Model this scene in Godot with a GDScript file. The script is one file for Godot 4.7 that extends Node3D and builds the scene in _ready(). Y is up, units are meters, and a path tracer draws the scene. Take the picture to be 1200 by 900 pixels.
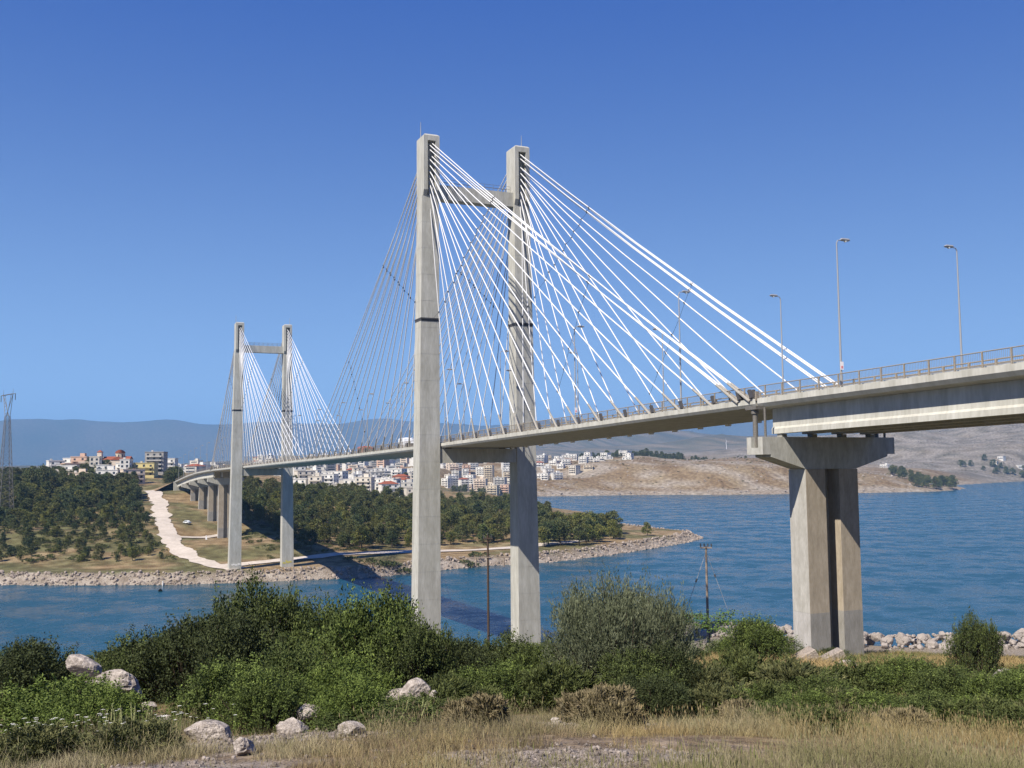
extends Node3D
# A cable-stayed bridge over a strait, seen from a scrubby hillside. The bridge runs along x, y is up.

var cam: Camera3D
const CAM := Vector3(169.99, 39.88, 67.76)
const SUN := Vector3(0.37, 1.0, 0.80)          # towards the sun
const FPX := 1190.4                            # focal length in pixels of the 1200 x 900 photograph
var rng := RandomNumberGenerator.new()
var nz := FastNoiseLite.new()
var nz2 := FastNoiseLite.new()
var M := {}
var used := {}
var unit_box: BoxMesh

# ------------------------------------------------------------------ mesh builder
class MB:
	var v := PackedVector3Array()
	var n := PackedVector3Array()
	var c := PackedColorArray()
	func tri(a: Vector3, b: Vector3, d: Vector3, col: Color) -> void:
		var m := (b - a).cross(d - a).normalized()
		v.append(a); v.append(d); v.append(b)
		n.append(m); n.append(m); n.append(m)
		c.append(col); c.append(col); c.append(col)
	func quad(a: Vector3, b: Vector3, d: Vector3, e: Vector3, col: Color) -> void:
		tri(a, b, d, col); tri(a, d, e, col)
	func trin(a: Vector3, b: Vector3, d: Vector3, na: Vector3, nb: Vector3, nd: Vector3, ca: Color, cb: Color, cd: Color) -> void:
		v.append(a); v.append(d); v.append(b)
		n.append(na); n.append(nd); n.append(nb)
		c.append(ca); c.append(cd); c.append(cb)
	# eight corners: four below (counter-clockwise from above), four above
	func hexa(p: Array, col: Color) -> void:
		quad(p[4], p[5], p[6], p[7], col); quad(p[3], p[2], p[1], p[0], col)
		for k in 4:
			var j := (k + 1) % 4
			quad(p[k], p[j], p[j + 4], p[k + 4], col)
	func box(o: Vector3, s: Vector3, col: Color, b := Basis()) -> void:
		var h := s * 0.5
		var p := []
		for y in [-h.y, h.y]:
			for q in [Vector2(-h.x, h.z), Vector2(h.x, h.z), Vector2(h.x, -h.z), Vector2(-h.x, -h.z)]:
				p.append(o + b * Vector3(q.x, y, q.y))
		hexa(p, col)
	# a box between two rectangles (centre, size x, size z) at two heights
	func frustum(lo: Vector3, ls: Vector2, hi: Vector3, hs: Vector2, col: Color) -> void:
		var p := []
		for e in [[lo, ls], [hi, hs]]:
			var o: Vector3 = e[0]; var s: Vector2 = e[1] * 0.5
			p.append(o + Vector3(-s.x, 0, s.y)); p.append(o + Vector3(s.x, 0, s.y))
			p.append(o + Vector3(s.x, 0, -s.y)); p.append(o + Vector3(-s.x, 0, -s.y))
		hexa(p, col)
	func tube(path: Array, radii: Array, sides: int, col: Color, caps := true) -> void:
		var rings := []
		var nrm := []
		for k in path.size():
			var d: Vector3 = (path[min(k + 1, path.size() - 1)] - path[max(k - 1, 0)]).normalized()
			var a := d.cross(Vector3.UP if absf(d.y) < 0.95 else Vector3.RIGHT).normalized()
			var b := a.cross(d).normalized()
			var r := []; var m := []
			for s in sides:
				var t := TAU * s / sides
				var o := a * cos(t) + b * sin(t)
				m.append(o); r.append(path[k] + o * radii[k])
			rings.append(r); nrm.append(m)
		for k in path.size() - 1:
			for s in sides:
				var j := (s + 1) % sides
				trin(rings[k][s], rings[k + 1][j], rings[k][j], nrm[k][s], nrm[k + 1][j], nrm[k][j], col, col, col)
				trin(rings[k][s], rings[k + 1][s], rings[k + 1][j], nrm[k][s], nrm[k + 1][s], nrm[k + 1][j], col, col, col)
		if caps:
			for s in sides:
				var j := (s + 1) % sides
				tri(rings[0][0], rings[0][s], rings[0][j], col)
				var e := path.size() - 1
				tri(rings[e][0], rings[e][j], rings[e][s], col)
	func leaf(o: Vector3, d: Vector3, side: Vector3, l: float, w: float, col: Color) -> void:
		var t := o + d * l
		var m := o + d * (l * 0.45)
		var up := d.cross(side) * (l * 0.1)
		tri(o, m + side * w, t, col) ; tri(o, t, m - side * w + up, col)
	func mesh() -> ArrayMesh:
		var a := []
		a.resize(Mesh.ARRAY_MAX)
		a[Mesh.ARRAY_VERTEX] = v; a[Mesh.ARRAY_NORMAL] = n; a[Mesh.ARRAY_COLOR] = c
		var m := ArrayMesh.new()
		m.add_surface_from_arrays(Mesh.PRIMITIVE_TRIANGLES, a)
		return m

# ------------------------------------------------------------------ nodes
func numbered(called: String) -> String:
	if not used.has(called):
		used[called] = 0
		return called
	used[called] += 1
	return "%s_%03d" % [called, used[called]]

func tag(o: Node, label: String, category: String, group := "", kind := "") -> void:
	if label: o.set_meta("label", label)
	if category: o.set_meta("category", category)
	if group: o.set_meta("group", group)
	if kind: o.set_meta("kind", kind)

func thing(called: String, label: String, category: String, at := Vector3.ZERO, turn := 0.0, group := "") -> Node3D:
	var o := Node3D.new()
	o.name = numbered(called)
	add_child(o)
	o.position = at; o.rotation.y = turn
	tag(o, label, category, group)
	return o

func put(mesh: Mesh, called: String, mat: Material, parent: Node, xf := Transform3D()) -> MeshInstance3D:
	var o := MeshInstance3D.new()
	o.mesh = mesh
	o.material_override = mat
	o.name = numbered(called) if parent == self else called
	o.transform = xf
	parent.add_child(o, true)
	return o

func copy(o: Node3D, label := "", group := "") -> Node3D:
	var c: Node3D = o.duplicate()
	c.name = numbered(String(o.name).rstrip("_0123456789"))
	add_child(c)
	if label: c.set_meta("label", label)
	if group: c.set_meta("group", group)
	return c

func cube(size: Vector3, at: Vector3) -> Transform3D:
	return Transform3D(Basis.from_scale(size), at)

# ------------------------------------------------------------------ textures and materials
func noise_image(size: int, freq: float, oct: int, sd: int, kind := FastNoiseLite.TYPE_SIMPLEX_SMOOTH) -> Image:
	var f := FastNoiseLite.new()
	f.noise_type = kind; f.seed = sd; f.frequency = freq; f.fractal_octaves = oct
	f.fractal_type = FastNoiseLite.FRACTAL_FBM
	return f.get_seamless_image(size, size, false, false, 0.1, true)

# two noises mixed into a colour between lo and hi (sRGB values)
func tint_texture(size: int, f1: float, f2: float, share: float, sd: int, lo: Color, hi: Color, gain := 1.6) -> ImageTexture:
	var a := noise_image(size, f1, 5, sd).get_data()
	var b := noise_image(size, f2, 3, sd + 7).get_data()
	var out := PackedByteArray()
	out.resize(size * size * 3)
	for k in size * size:
		var t := clampf(((a[k] * (1.0 - share) + b[k] * share) / 255.0 - 0.5) * gain + 0.5, 0.0, 1.0)
		out[k * 3] = int(255.0 * lerpf(lo.r, hi.r, t))
		out[k * 3 + 1] = int(255.0 * lerpf(lo.g, hi.g, t))
		out[k * 3 + 2] = int(255.0 * lerpf(lo.b, hi.b, t))
	return ImageTexture.create_from_image(Image.create_from_data(size, size, false, Image.FORMAT_RGB8, out))

func normal_texture(size: int, freq: float, oct: int, sd: int, bump: float) -> ImageTexture:
	var i := noise_image(size, freq, oct, sd)
	i.convert(Image.FORMAT_RGBA8)
	i.bump_map_to_normal_map(bump)
	return ImageTexture.create_from_image(i)

func surf(col: Color, rough: float, tex: Texture2D = null, scale := Vector3.ONE, nrm: Texture2D = null, nscale := 1.0) -> StandardMaterial3D:
	var m := StandardMaterial3D.new()
	m.vertex_color_use_as_albedo = true
	m.albedo_color = col.linear_to_srgb()
	m.roughness = rough
	m.metallic_specular = 0.3
	if tex or nrm:
		m.uv1_triplanar = true; m.uv1_world_triplanar = true; m.uv1_scale = scale
	if tex: m.albedo_texture = tex
	if nrm:
		m.normal_enabled = true; m.normal_texture = nrm; m.normal_scale = nscale
	return m

func make_materials() -> void:
	unit_box = BoxMesh.new()
	var g := Color(0.78, 0.77, 0.75)
	var w := Color(1, 1, 1)
	var stain := tint_texture(512, 0.012, 0.06, 0.4, 3, Color(0.845, 0.84, 0.825), w, 1.6)
	var fine := tint_texture(512, 0.03, 0.2, 0.5, 5, Color(0.6, 0.58, 0.55), w, 1.8)
	var rockt := tint_texture(512, 0.02, 0.12, 0.5, 9, Color(0.5, 0.48, 0.46), w, 2.0)
	var rockn := normal_texture(512, 0.03, 5, 12, 14.0)
	var soil := tint_texture(1024, 0.01, 0.15, 0.55, 15, Color(0.55, 0.51, 0.46), w, 2.4)
	M.concrete = surf(Color.WHITE, 0.85, stain, Vector3(0.09, 0.018, 0.09))
	M.concrete_rough = surf(Color.WHITE, 0.9, stain, Vector3(0.2, 0.05, 0.2))
	M.cable = surf(Color(0.66, 0.67, 0.68), 0.35)
	M.steel = surf(Color(0.30, 0.29, 0.27), 0.55, fine, Vector3(0.6, 0.6, 0.6)); M.steel.metallic = 0.3
	M.tan_steel = surf(Color(0.42, 0.38, 0.32), 0.6, fine, Vector3(0.6, 0.6, 0.6))
	M.pipe = surf(Color(0.50, 0.49, 0.46), 0.6, fine, Vector3(0.4, 0.4, 0.4))
	M.dark_steel = surf(Color(0.07, 0.07, 0.075), 0.6)
	M.galv = surf(Color(0.36, 0.37, 0.38), 0.5); M.galv.metallic = 0.3
	M.asphalt = surf(Color(0.06, 0.06, 0.062), 0.9, fine, Vector3(0.2, 0.2, 0.2))
	M.paint = surf(Color(0.8, 0.8, 0.8), 0.6)
	M.rock = surf(Color.WHITE, 0.9, rockt, Vector3(0.9, 0.9, 0.9), rockn, 1.0)
	M.far_rock = surf(Color.WHITE, 0.9, rockt, Vector3(0.25, 0.25, 0.25))
	M.ground = surf(Color.WHITE, 0.95, soil, Vector3(0.16, 0.16, 0.16), rockn, 0.6)
	M.far_ground = surf(Color.WHITE, 0.95, soil, Vector3(0.013, 0.013, 0.013))
	M.hill = surf(Color.WHITE, 0.95, tint_texture(1024, 0.012, 0.06, 0.5, 21, Color(0.55, 0.53, 0.5), w, 2.2), Vector3(0.0016, 0.0016, 0.0016))
	M.dirt = surf(Color(0.58, 0.52, 0.455), 0.95, stain, Vector3(0.02, 0.02, 0.02))
	M.grass = surf(Color.WHITE, 0.85); M.grass.backlight_enabled = true; M.grass.backlight = Color(0.35, 0.33, 0.2)
	M.leaf = surf(Color.WHITE, 0.75); M.leaf.backlight_enabled = true; M.leaf.backlight = Color(0.35, 0.42, 0.18)
	M.pine = surf(Color.WHITE, 0.7); M.pine.backlight_enabled = true; M.pine.backlight = Color(0.2, 0.25, 0.1)
	M.pines = []
	for a in [Color(1, 1, 1), Color(1.1, 1.06, 0.95), Color(0.84, 0.9, 0.95), Color(1.2, 1.16, 1.0)]:
		var pm := surf(Color.WHITE, 0.7)
		pm.albedo_color = a
		pm.backlight_enabled = true; pm.backlight = Color(0.2, 0.25, 0.1)
		M.pines.append(pm)
	M.bark = surf(Color(0.13, 0.10, 0.075), 0.9, rockt, Vector3(2, 0.6, 2))
	M.wood = surf(Color(0.13, 0.095, 0.075), 0.85, rockt, Vector3(4, 0.4, 4))
	M.wood_grey = surf(Color(0.46, 0.39, 0.33), 0.85, rockt, Vector3(4, 0.4, 4))
	M.glass = surf(Color(0.035, 0.045, 0.06), 0.15)
	M.plain = surf(Color.WHITE, 0.8, stain, Vector3(0.05, 0.05, 0.05))
	M.tile = surf(Color(0.40, 0.13, 0.075), 0.8, fine, Vector3(0.3, 0.3, 0.3))
	M.flower = surf(Color.WHITE, 0.8)
	M.car_paint = surf(Color.WHITE, 0.25); M.car_paint.clearcoat_enabled = true; M.car_paint.clearcoat = 0.6
	M.rubber = surf(Color(0.02, 0.02, 0.02), 0.8)
	# the sea: dark blue water, rippled, with slicks of smoother water
	var s := StandardMaterial3D.new()
	s.albedo_color = Color(0.007, 0.056, 0.084).linear_to_srgb()
	s.metallic_specular = 0.4
	s.roughness = 1.0
	s.roughness_texture = tint_texture(1024, 0.0035, 0.012, 0.4, 33, Color(0.10, 0.10, 0.10), Color(0.36, 0.36, 0.36), 3.0)
	s.normal_enabled = true
	s.normal_texture = normal_texture(1024, 0.05, 5, 31, 7.0)
	s.normal_scale = 0.3
	s.uv1_triplanar = true; s.uv1_world_triplanar = true; s.uv1_scale = Vector3(0.011, 0.011, 0.011)
	M.sea = s
	var walls := [[0.74, 0.73, 0.70], [0.66, 0.62, 0.55], [0.62, 0.54, 0.42], [0.70, 0.60, 0.50], [0.50, 0.49, 0.47], [0.62, 0.44, 0.34], [0.66, 0.57, 0.28], [0.36, 0.35, 0.34]]
	M.walls = []
	for a in walls:
		M.walls.append(surf(Color(a[0], a[1], a[2]), 0.85, stain, Vector3(0.03, 0.03, 0.03)))

# ------------------------------------------------------------------ from the photograph's pixels to directions and places
func ray(px: float, py: float) -> Vector3:
	return (cam.global_transform.basis * Vector3((px - 600.0) / FPX, -(py - 450.0) / FPX, -1.0)).normalized()

func flat_dir(px: float) -> Vector3:
	var d := ray(px, 548.0)
	d.y = 0.0
	return d.normalized()

func near_spot(px: float, dist: float) -> Vector3:
	var p := CAM + flat_dir(px) * dist
	p.y = near_h(p.x, p.z)
	return p

func far_spot(px: float, depth: float) -> Vector3:
	var d := ray(px, 548.0)
	var f := -cam.global_transform.basis.z
	var p := CAM + d * (depth / d.dot(f))
	p.y = far_h(p.x, p.z)
	return p

# ------------------------------------------------------------------ heights of the land
const NEAR_SHORE := [Vector2(60, -420), Vector2(36, -230), Vector2(16, -140), Vector2(11, -122), Vector2(-2, -92), Vector2(-30, -72), Vector2(-37, -50), Vector2(-38, -25), Vector2(-34, 0), Vector2(-32, 40), Vector2(-30, 90), Vector2(-20, 150), Vector2(0, 230), Vector2(10, 600)]
const DROPS := [[0.0, 1.55], [5.0, 2.05], [9.0, 2.68], [12.0, 3.12], [17.0, 4.0], [24.0, 5.05], [40.0, 7.7], [60.0, 10.9], [103.0, 18.1], [140.0, 24.4]]

const SLOPE := [[0.0, 0.2], [16.0, 0.8], [34.0, 3.8], [60.0, 7.8], [90.0, 13.2], [115.0, 17.9], [133.0, 21.3], [160.0, 27.0], [220.0, 38.0]]

func line_distance(p: Vector2, pts: Array) -> float:
	var best := 1e9
	var side := 1.0
	for k in pts.size() - 1:
		var a: Vector2 = pts[k]; var b: Vector2 = pts[k + 1]
		var e := b - a
		var t := clampf((p - a).dot(e) / e.length_squared(), 0.0, 1.0)
		var d := (p - a - e * t).length()
		if d < best:
			best = d
			side = signf(e.cross(p - a))
	return best * side

func near_h(x: float, z: float) -> float:
	var r := Vector2(x - CAM.x, z - CAM.z).length()
	var drop := 24.4
	for k in DROPS.size() - 1:
		if r < DROPS[k + 1][0]:
			drop = lerpf(DROPS[k][1], DROPS[k + 1][1], (r - DROPS[k][0]) / (DROPS[k + 1][0] - DROPS[k][0]))
			break
	var h1 := CAM.y - drop
	var sd := -line_distance(Vector2(x, z), NEAR_SHORE)
	var h2 := 1.0 + sd * 0.6
	if sd > 0.0:
		h2 = 1.0 + 38.0 + (sd - 220.0) * 0.1
		for k in SLOPE.size() - 1:
			if sd < SLOPE[k + 1][0]:
				h2 = 1.0 + lerpf(SLOPE[k][1], SLOPE[k + 1][1], (sd - SLOPE[k][0]) / (SLOPE[k + 1][0] - SLOPE[k][0]))
				break
	h2 = minf(h2, 44.0)
	var t := smoothstep(70.0, 115.0, r)
	var h := lerpf(h1, h2, t)
	h += nz.get_noise_2d(x * 9.0, z * 9.0) * 0.09 * smoothstep(4.0, 12.0, r) + nz.get_noise_2d(x * 2.0, z * 2.0) * 0.5 * smoothstep(25.0, 60.0, r) * smoothstep(2.0, 15.0, sd)
	return maxf(h, -5.0)

const FAR_SHORE := [Vector2(-900, 1200), Vector2(-520, 520), Vector2(-380, 300), Vector2(-290, 175), Vector2(-239, 90), Vector2(-221, 60), Vector2(-207, 32), Vector2(-201, 4), Vector2(-199, -26), Vector2(-196, -38), Vector2(-203, -52), Vector2(-216, -87), Vector2(-217, -117), Vector2(-231, -149), Vector2(-255, -190), Vector2(-278, -225), Vector2(-304, -255), Vector2(-318, -262), Vector2(-345, -258), Vector2(-400, -262), Vector2(-470, -285), Vector2(-560, -325), Vector2(-700, -350), Vector2(-900, -385), Vector2(-1090, -440), Vector2(-1085, -530), Vector2(-1060, -667), Vector2(-985, -752), Vector2(-958, -835), Vector2(-928, -928), Vector2(-916, -1071), Vector2(-960, -1160), Vector2(-1040, -1262), Vector2(-1160, -1330), Vector2(-1223, -1450), Vector2(-1385, -1812), Vector2(-1600, -2500), Vector2(-2000, -4200), Vector2(-2200, -7000)]
const FAR_POINTS := [[-305, 2, 8.4], [-342, 2, 15.2], [-379, 2, 20.1], [-416, 2, 23.3], [-453, 7, 29], [-500, 5, 32], [-600, 0, 33], [-245, 21, 7.2], [-340, 24, 16.3], [-400, 20, 22.5], [-460, 18, 27], [-348, 90, 15], [-280, 70, 9], [-270, 45, 8], [-495, 83, 30], [-690, 27, 41], [-763, -54, 38], [-800, 150, 39], [-600, 120, 34], [-1000, 300, 45], [-280, -55, 6.5], [-255, -102, 6], [-330, -60, 12], [-420, -60, 17], [-583, -92, 20], [-330, -130, 9], [-430, -160, 11], [-354, -239, 4.5], [-300, -190, 6], [-560, -240, 9], [-1006, -252, 27], [-800, -230, 16], [-1270, -400, 42], [-1181, -480, 8], [-1400, -593, 46], [-1159, -599, 22], [-1278, -751, 49], [-1400, -200, 40], [-1700, -300, 50], [-2400, -200, 45], [-1308, -802, 56], [-1187, -954, 50], [-1083, -1071, 24], [-1116, -1247, 8], [-1250, -1150, 30], [-1823, -2354, 142], [-1770, -1978, 92], [-1684, -1696, 42], [-2050, -2060, 128], [-1450, -1700, 22], [-2300, -2900, 190], [-2000, -1300, 42], [-1800, -900, 50], [-4245, -2336, 130], [-3540, -2683, 165], [-3300, -1900, 70], [-4500, -1200, 90], [-5200, -3000, 260], [-4800, 0, 60], [-4000, 1500, 90], [-2000, 900, 60]]

var far_poly := PackedVector2Array()
# metres inland from the far shore; negative over water
func inland(x: float, z: float) -> float:
	if far_poly.is_empty():
		for q in FAR_SHORE: far_poly.append(q)
		far_poly.append(Vector2(-12000, -7000)); far_poly.append(Vector2(-12000, 9000)); far_poly.append(Vector2(-900, 9000))
	var p := Vector2(x, z)
	var d := absf(line_distance(p, FAR_SHORE))
	return d if Geometry2D.is_point_in_polygon(p, far_poly) else -d

func far_h(x: float, z: float) -> float:
	var d := inland(x, z)
	if d < 0.0:
		return maxf(d * 0.5, -5.0)
	var sw := 0.0
	var sh := 0.0
	for q in FAR_POINTS:
		var dx: float = x - q[0]; var dz: float = z - q[1]
		var e := dx * dx + dz * dz + 260.0
		var w := 1.0 / (e * sqrt(e))
		sw += w; sh += w * q[2]
	var t := sh / sw
	var s := smoothstep(12.0, 70.0 if x > -700.0 else 110.0, d)
	var h := 3.7 * smoothstep(0.0, 8.0, d)
	if z > -30.0 and x > -300.0: h = 3.7 * smoothstep(0.0, 8.0, d)
	h = lerpf(h, maxf(t, 3.7), s)
	if x < -700.0: h += nz.get_noise_2d(x * 0.6, z * 0.6) * 0.12 * t * s
	elif d > 20.0: h += nz.get_noise_2d(x * 1.6, z * 1.6) * 0.7 * s
	return h

# height of the deck's edge along the bridge
const PROFILE := [[-900.0, 26.0], [-700.0, 27.5], [-520.0, 30.6], [-453.0, 34.0], [-400.0, 37.0], [-357.0, 38.8], [-305.0, 40.05], [-250.0, 40.8], [-203.0, 41.3], [-141.0, 42.15], [-68.0, 43.05], [0.0, 44.2], [60.0, 45.5], [90.0, 46.22], [120.0, 46.8], [200.0, 48.0], [300.0, 49.2]]
func yd(s: float) -> float:
	for k in PROFILE.size() - 1:
		if s <= PROFILE[k + 1][0]:
			var a: Array = PROFILE[k]; var b: Array = PROFILE[k + 1]
			var p: float = PROFILE[max(k - 1, 0)][1]; var q: float = PROFILE[min(k + 2, PROFILE.size() - 1)][1]
			var t: float = (s - a[0]) / (b[0] - a[0])
			return lerpf(lerpf(a[1], b[1], t), cubic_interpolate(a[1], b[1], p, q, t), 0.35)
	return 49.2

# ------------------------------------------------------------------ start
func _ready() -> void:
	rng.seed = 77
	nz.seed = 4; nz.frequency = 0.01; nz.fractal_octaves = 4
	nz2.seed = 9; nz2.frequency = 0.02; nz2.fractal_octaves = 3
	cam = Camera3D.new()
	cam.name = "camera"
	add_child(cam)
	cam.position = CAM
	cam.rotation = Vector3(deg_to_rad(4.689), deg_to_rad(66.19), deg_to_rad(-0.534))
	cam.fov = 41.415
	cam.near = 0.1
	cam.far = 60000.0
	cam.current = true
	var we := WorldEnvironment.new()
	we.name = "world_environment"
	var env := Environment.new()
	env.background_mode = Environment.BG_SKY
	var sky := Sky.new()
	var sm := ProceduralSkyMaterial.new()
	sm.sky_top_color = Color(0.075, 0.265, 0.595)
	sm.sky_horizon_color = Color(0.62, 0.785, 0.955)
	sm.sky_curve = 0.135
	sm.ground_bottom_color = Color(0.20, 0.22, 0.22)
	sm.ground_horizon_color = Color(0.50, 0.60, 0.70)
	sm.sun_angle_max = 1.0
	sky.sky_material = sm
	env.sky = sky
	env.tonemap_mode = Environment.TONE_MAPPER_LINEAR
	env.tonemap_exposure = 1.6
	env.background_energy_multiplier = 0.84
	env.fog_enabled = true
	env.fog_density = 0.000085
	env.fog_light_color = Color(0.58, 0.79, 1.0)
	env.sdfgi_enabled = true; env.ssao_enabled = true; env.ssil_enabled = true
	we.environment = env
	add_child(we)
	var sun := DirectionalLight3D.new()
	sun.name = "sun"
	sun.light_color = Color(1.0, 0.96, 0.90)
	sun.light_energy = 1.6
	sun.light_angular_distance = 0.5
	sun.shadow_enabled = true
	add_child(sun)
	sun.look_at_from_position(SUN.normalized() * 100.0, Vector3.ZERO, Vector3.UP)

	make_materials()
	build_setting()
	build_bridge()
	build_viaducts()
	build_lamps()
	build_far_shore()
	build_town()
	build_poles()
	build_foreground()

# ------------------------------------------------------------------ the setting
func grid_mesh(xs: Array, zs: Array, hf: Callable, cf: Callable) -> ArrayMesh:
	var nx := xs.size(); var nzz := zs.size()
	var v := PackedVector3Array(); var c := PackedColorArray(); var n := PackedVector3Array(); var idx := PackedInt32Array()
	for i in nx:
		for j in nzz:
			var h: float = hf.call(xs[i], zs[j])
			v.append(Vector3(xs[i], h, zs[j]))
	n.resize(v.size())
	for i in nx:
		for j in nzz:
			var a := v[max(i - 1, 0) * nzz + j]; var b := v[min(i + 1, nx - 1) * nzz + j]
			var d := v[i * nzz + max(j - 1, 0)]; var e := v[i * nzz + min(j + 1, nzz - 1)]
			var m := (e - d).cross(b - a).normalized()
			n[i * nzz + j] = m
			c.append(cf.call(v[i * nzz + j], m))
	for i in nx - 1:
		for j in nzz - 1:
			var p := i * nzz + j
			var hmax: float = max(v[p].y, v[p + 1].y, v[p + nzz].y, v[p + nzz + 1].y)
			if hmax < -4.0: continue
			idx.append_array([p, p + nzz, p + 1, p + 1, p + nzz, p + nzz + 1])
	var arr := []
	arr.resize(Mesh.ARRAY_MAX)
	arr[Mesh.ARRAY_VERTEX] = v; arr[Mesh.ARRAY_NORMAL] = n; arr[Mesh.ARRAY_COLOR] = c; arr[Mesh.ARRAY_INDEX] = idx
	var me := ArrayMesh.new()
	me.add_surface_from_arrays(Mesh.PRIMITIVE_TRIANGLES, arr)
	return me

func steps(a: float, b: float, first: float, grow: float, most: float) -> Array:
	var out := []
	var s := first
	var x := a
	var dir := signf(b - a)
	while (b - x) * dir > 0.0:
		out.append(x)
		x += s * dir
		s = minf(s * grow, most)
	out.append(b)
	return out

func far_color(p: Vector3, m: Vector3) -> Color:
	var k := nz.get_noise_2d(p.x * 3.0, p.z * 3.0)
	var k2 := nz2.get_noise_2d(p.x * 1.1, p.z * 1.1)
	var dry := Color(0.34, 0.25, 0.135).lerp(Color(0.42, 0.33, 0.20), clampf(k + 0.5, 0, 1))
	var scrub := Color(0.13, 0.15, 0.06)
	var c := dry.lerp(scrub, smoothstep(-0.05, 0.25, k2) * 0.75)
	if p.x > -520.0 and p.z > 24.0: c = c.lerp(Color(0.15, 0.16, 0.068), smoothstep(-0.25, 0.2, nz.get_noise_2d(p.x * 5.0, p.z * 5.0)) * 0.7)
	if p.x < -880.0 and p.z < -430.0:
		c = Color(0.27, 0.19, 0.10).lerp(Color(0.37, 0.30, 0.19), clampf(nz.get_noise_2d(p.x * 9.0, p.z * 9.0) * 1.8 + 0.5, 0, 1))
		if nz2.get_noise_2d(p.x * 3.0 + 99.0, p.z * 3.0) > 0.16: c = c.lerp(Color(0.50, 0.47, 0.42), 0.7)
		if inland(p.x, p.z) < 28.0: c = c.lerp(Color(0.48, 0.44, 0.38), 0.6)
	var grey := smoothstep(-1500.0, -1700.0, p.z) if p.x > -2800.0 else 0.0
	if grey > 0.0:
		c = c.lerp(Color(0.39, 0.365, 0.33).lerp(Color(0.20, 0.19, 0.15), clampf(nz.get_noise_2d(p.x * 4.0, p.z * 4.0) * 2.2 + 0.45, 0, 1)), grey)
		if k2 > 0.25: c = c.lerp(Color(0.30, 0.25, 0.17), 0.4 * grey)
	if p.x < -1500.0 and p.z > -1500.0: c = Color(0.17, 0.17, 0.11).lerp(Color(0.29, 0.245, 0.17), clampf(k2 * 1.6 + 0.4, 0, 1))
	if p.x < -2800.0: c = Color(0.13, 0.14, 0.10).lerp(Color(0.30, 0.26, 0.20), clampf(k2 * 1.6 + 0.4, 0, 1))
	if p.y < 3.5 and p.x > -700.0: c = Color(0.43, 0.39, 0.34)
	return c

func ribbon(pts: Array, width: float, lift: float, col: Color, hf: Callable, step := 4.0) -> ArrayMesh:
	var cv := Curve3D.new()
	for k in pts.size():
		var p: Vector2 = pts[k]
		var t: Vector2 = (pts[min(k + 1, pts.size() - 1)] - pts[max(k - 1, 0)]) / 6.0
		cv.add_point(Vector3(p.x, 0, p.y), Vector3(-t.x, 0, -t.y), Vector3(t.x, 0, t.y))
	var mb := MB.new()
	var l := cv.get_baked_length()
	var rows := []
	var cnt := int(l / step)
	for k in cnt + 1:
		var o := cv.sample_baked(l * k / cnt)
		var o2 := cv.sample_baked(minf(l * k / cnt + 1.0, l))
		var o1 := cv.sample_baked(maxf(l * k / cnt - 1.0, 0.0))
		var side := (o2 - o1).normalized().cross(Vector3.UP)
		var row := []
		var ww := width * (1.0 + 0.22 * nz.get_noise_2d(k * 9.0, pts[0].x))
		for j in 5:
			var rag := nz.get_noise_2d(k * 13.0, j * 70.0 + pts[0].y) * width * 0.4 if j == 0 or j == 4 else 0.0
			var q := o + side * (ww * (j / 4.0 - 0.5) + rag)
			q.y = hf.call(q.x, q.z) + lift
			row.append(q)
		rows.append(row)
	for k in cnt:
		for j in 4:
			mb.quad(rows[k][j + 1], rows[k + 1][j + 1], rows[k + 1][j], rows[k][j], col)
	return mb.mesh()

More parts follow.
